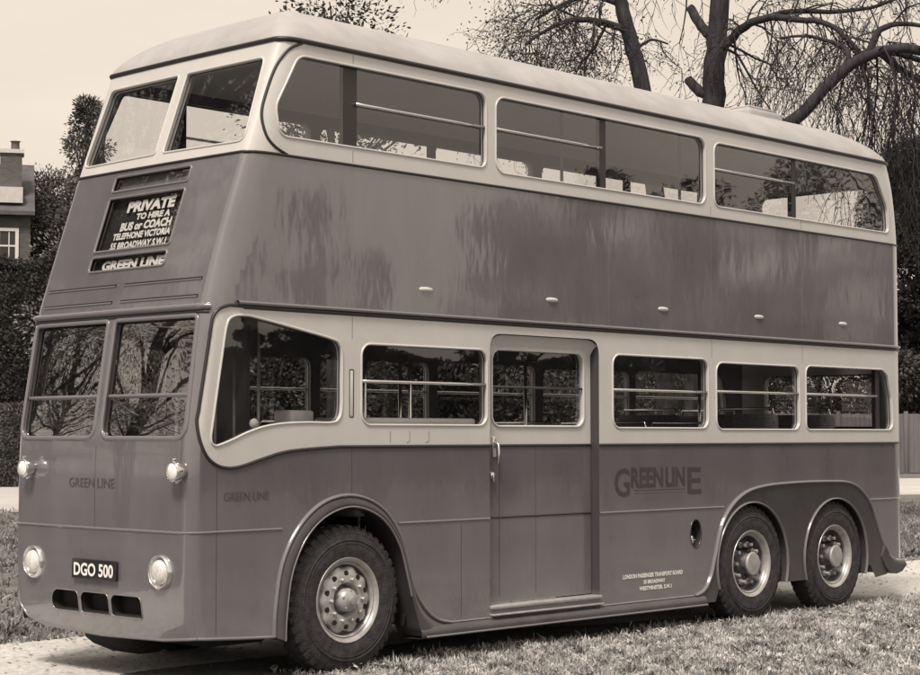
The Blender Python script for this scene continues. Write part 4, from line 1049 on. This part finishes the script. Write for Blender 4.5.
# HOUSE ----------------------------------------------------------------------------------------
def brick(name, c, mort):
    m = bpy.data.materials.new(name); m.use_nodes = True; nt = m.node_tree; b = nt.nodes['Principled BSDF']; b.inputs['Roughness'].default_value = .9
    tc = nt.nodes.new('ShaderNodeTexCoord'); sx = nt.nodes.new('ShaderNodeSeparateXYZ'); nt.links.new(tc.outputs['Object'], sx.inputs[0]); ad = nt.nodes.new('ShaderNodeMath'); nt.links.new(sx.outputs[0], ad.inputs[0]); nt.links.new(sx.outputs[1], ad.inputs[1])
    cb = nt.nodes.new('ShaderNodeCombineXYZ'); nt.links.new(ad.outputs[0], cb.inputs[0]); nt.links.new(sx.outputs[2], cb.inputs[1])
    bt = nt.nodes.new('ShaderNodeTexBrick'); bt.inputs['Scale'].default_value = 2.2; bt.inputs['Color1'].default_value = (c,c,c,1); bt.inputs['Color2'].default_value = (c*1.5,c*1.5,c*1.5,1); bt.inputs['Mortar'].default_value = (mort,mort,mort,1); bt.inputs['Mortar Size'].default_value = .02
    bt.inputs['Row Height'].default_value = .17; nt.links.new(cb.outputs[0], bt.inputs['Vector']); nt.links.new(bt.outputs['Color'], b.inputs['Base Color']); return m
M['brick'] = brick('old_brick', .075, .11); M['tile'] = mat('roof_tiles', .09, .85, var=.35, scale=3, bump=.6, bscale=10); M['sash'] = mat('sash_white', .7, .5); M['render'] = mat('pale_render', .55, .7, var=.1)
hp = farg(-40, 64); hs = empty('brick_house', hp, math.atan2(RT.y, RT.x)+R(14))
# local x = picture right, y = away (rotated frame): build in local coordinates
def zat(py, d=64.): return 1.68+(434-py)/1800*d
mpx = 64/1800
x_r = 70*mpx                                    # right wall end near px 28
def X(px): return (px+40)*mpx
h = MB(); h.add([(X(-200),0,0),(X(26),0,0),(X(26),0,zat(207)),(X(-200),0,zat(207)),(X(-200),7,0),(X(26),7,0),(X(26),7,zat(207)),(X(-200),7,zat(207)),(X(26),3.5,zat(150)),(X(-200),3.5,zat(150))],
      [(0,1,2,3),(1,5,6,8,2),(5,4,7,6),(4,0,3,9,7)]); h.build('wall', M['brick'], hs)
h = MB()
for (sy, y0, y1) in ((0,-.35,3.5),(1,7.35,3.5)):
    zb, zt = zat(207)-.08, zat(150)+.12
    vs = [(X(-204),y0,zb),(X(30),y0,zb),(X(30),y1,zt),(X(-204),y1,zt)]; h.add(vs+[(a,b_,c-.14) for a,b_,c in vs], [(0,1,2,3),(4,7,6,5),(0,4,5,1),(1,5,6,2),(3,2,6,7),(0,3,7,4)])
h.build('roof', M['tile'], hs)
h = MB(); h.box((X(-2)-.1,.55,zat(190)),(X(17),1.5,zat(147)), bev=0); ch_ = h.build('chimney', M['brick'], hs)
h = MB(); h.box((X(-3)-.12,.47,zat(147)),(X(19),1.58,zat(143))); h.build('chimney_cap', M['render'], ch_)
h = MB(); h.lathe([(.16,0),(.20,.05),(.15,.1),(.13,.42),(.17,.5),(.11,.5)], 16); 
pot = h
h2 = MB(); vs = [];
for k in range(12):
    pass
h2.tube([(X(10),1.0,zat(143)),(X(10),1.0,zat(140)),(X(10),1.0,zat(134)),(X(10),1.0,zat(133))], [.20,.16,.15,.20], 14); h2.build('chimney_pot', M['brick'], ch_)
h = MB(); vs = [(X(-30),-.1,zat(196)),(X(20),-.1,zat(196)),(X(14),-.1,zat(182)),(X(-30),-.1,zat(182))]
h.box((X(-40),-.05,zat(200)),(X(18),1.0,zat(184))); h.build('dormer', M['render'], hs)
# window
h = MB(); wx0, wx1, wz0, wz1 = X(-14), X(14.5), zat(262), zat(226)
for a, b_ in (((wx0,-.06,wz0),(wx0+.12,.05,wz1)), ((wx1-.12,-.06,wz0),(wx1,.05,wz1)), ((wx0+.12,-.06,wz1-.11),(wx1-.12,.05,wz1)), ((wx0+.12,-.06,wz0),(wx1-.12,.05,wz0+.09)), ((wx0+.12,-.04,(wz0+wz1)/2-.03),(wx1-.12,.04,(wz0+wz1)/2+.03))): h.box(a, b_)
for q in (1/3, 2/3): xx = wx0+(wx1-wx0)*q; h.box((xx-.018,-.035,wz0+.09),(xx+.018,.0,(wz0+wz1)/2-.03)); h.box((xx-.018,-.035,(wz0+wz1)/2+.03),(xx+.018,.0,wz1-.11))
wn = h.build('window', M['sash'], hs); h = MB(); h.box((wx0+.05,-.012,wz0+.05),(wx1-.05,-.008,wz1-.05)); h.build('pane', mat('dark_glass', .03, .08), wn)
tag(hs, 'old brick house with a chimney and white sash window above the dark hedge', 'house')

# trees standing behind the photographer, seen only mirrored in paint and glass -----------------
k = 0
for (x, y, h_, r_, mm, lo) in ((-5,12.4,16.5,3.4,'leafm',.5),(-8,21,20,3.4,'leafm',.3),(-3,26,21,3.6,'leafd',.3),(-13,18,19,3.0,'leafl',.12),(-17,14,13,2.6,'leafl',.15),(-11,26,20,3.2,'leafm',.1),(-21,20,16,3.4,'leafm',.12),(-15,29,15,3.5,'leafl',.1),(-26,28,17,4,'leafd',.05),(-30,16,17,4,'leafm',.05),(-34,34,18,6,'leafd',.02),(-22,38,16,5,'leafm',.05),
    (21.0,-22.4,7.6,.75,'leafd',.05),(19.6,-23.2,6.4,.4,'leafd',.05),(22.4,-21.9,6.0,.45,'leafm',.05),(25.6,-20.2,8.0,1.5,'leafd',.03),(28.3,-19.6,8.0,2.0,'leafm',.03),(31.5,-19,8.3,2.3,'leafd',.03),(35.5,-18.5,9,2.6,'leafd',.03),(40,-18,12,3,'leafd',.03),(46,-18,13,4,'leafd',.03),(54,-19,14,4.5,'leafd',.03),(62,-24,15,5,'leafd',.03)):
    k += 1; o = bush_tree('roadside_tree', 0, 0, h_, r_, 'tree mirrored in the bus paint and windscreens', M[mm], 100+k, n=30000, size=.05, low=lo, dens=2, trunk=.28, pos=Vector((x, y, 0)), group='trees mirrored in the bus')

hedge('added_dark_hedge', Vector((6,-38,0)), Vector((66,-30,0)), 4.4, 1.6, 'unseen hedge added behind the camera to darken reflections in the lower windows', M['hedge'], 75, 90000, .09)  # added out of view to darken what the lower windows reflect

# WORLD, SUN, CAMERA ---------------------------------------------------------------------------
w = bpy.data.worlds.new('World'); sc.world = w; w.use_nodes = True; nt = w.node_tree; bg = nt.nodes['Background']
sun_dir = Vector((-.50, -.26, .83)).normalized()     # towards the sun
el = math.asin(sun_dir.z); az = math.atan2(sun_dir.x, sun_dir.y)
sk = nt.nodes.new('ShaderNodeTexSky'); sk.sky_type = 'NISHITA'; sk.sun_disc = False; sk.sun_elevation = el; sk.sun_rotation = az; sk.dust_density = 4.; sk.air_density = 1.
bw = nt.nodes.new('ShaderNodeRGBToBW'); nt.links.new(sk.outputs[0], bw.inputs[0])
mx = nt.nodes.new('ShaderNodeMix'); mx.data_type = 'RGBA'; mx.inputs[0].default_value = .82; nt.links.new(bw.outputs[0], mx.inputs[6])
stc = nt.nodes.new('ShaderNodeTexCoord'); smp = nt.nodes.new('ShaderNodeMapping'); smp.inputs['Scale'].default_value = (1,1,3.2); sn = nt.nodes.new('ShaderNodeTexNoise'); sn.inputs['Scale'].default_value = 3.; sn.inputs['Detail'].default_value = 5; sr = nt.nodes.new('ShaderNodeValToRGB')
sr.color_ramp.elements[0].position = .35; sr.color_ramp.elements[1].position = .65; sr.color_ramp.elements[0].color = (.66,.66,.66,1); sr.color_ramp.elements[1].color = (.77,.77,.77,1)
nt.links.new(stc.outputs['Generated'], smp.inputs[0]); nt.links.new(smp.outputs[0], sn.inputs['Vector']); nt.links.new(sn.outputs['Fac'], sr.inputs[0])
sv = nt.nodes.new('ShaderNodeVectorMath'); sv.operation = 'SCALE'; sv.inputs['Scale'].default_value = 10.; nt.links.new(sr.outputs[0], sv.inputs[0]); nt.links.new(sv.outputs[0], mx.inputs[7])
ti = nt.nodes.new('ShaderNodeMix'); ti.data_type = 'RGBA'; ti.blend_type = 'MULTIPLY'; ti.inputs[0].default_value = 1; nt.links.new(mx.outputs[2], ti.inputs[6]); ti.inputs[7].default_value = (1.0,.872,.74,1)
nt.links.new(ti.outputs[2], bg.inputs[0]); bg.inputs[1].default_value = .13
sl_ = bpy.data.lights.new('sun', 'SUN'); sl_.energy = 3.6; sl_.angle = R(14); sl_.color = (1,.875,.755)
so_ = link(bpy.data.objects.new('sun', sl_)); so_.rotation_euler = (-sun_dir).to_track_quat('-Z', 'Y').to_euler(); so_.location = (0,0,20)
cd = bpy.data.cameras.new('camera'); co = link(bpy.data.objects.new('camera', cd)); cd.sensor_fit = 'HORIZONTAL'; cd.sensor_width = 36; cd.lens = 1800/920*36; cd.clip_end = 2000; cd.clip_start = .1
mtx = Matrix((( RT.x, -DN.x, -FW.x, CAM.x), (RT.y, -DN.y, -FW.y, CAM.y), (RT.z, -DN.z, -FW.z, CAM.z), (0,0,0,1))); co.matrix_world = mtx
sc.camera = co
sc.render.engine = 'CYCLES'
sc.view_settings.view_transform = 'Standard'; sc.view_settings.look = 'None'; sc.view_settings.exposure = .08; sc.view_settings.gamma = 1
sc.cycles.max_bounces = 10; sc.cycles.transparent_max_bounces = 24
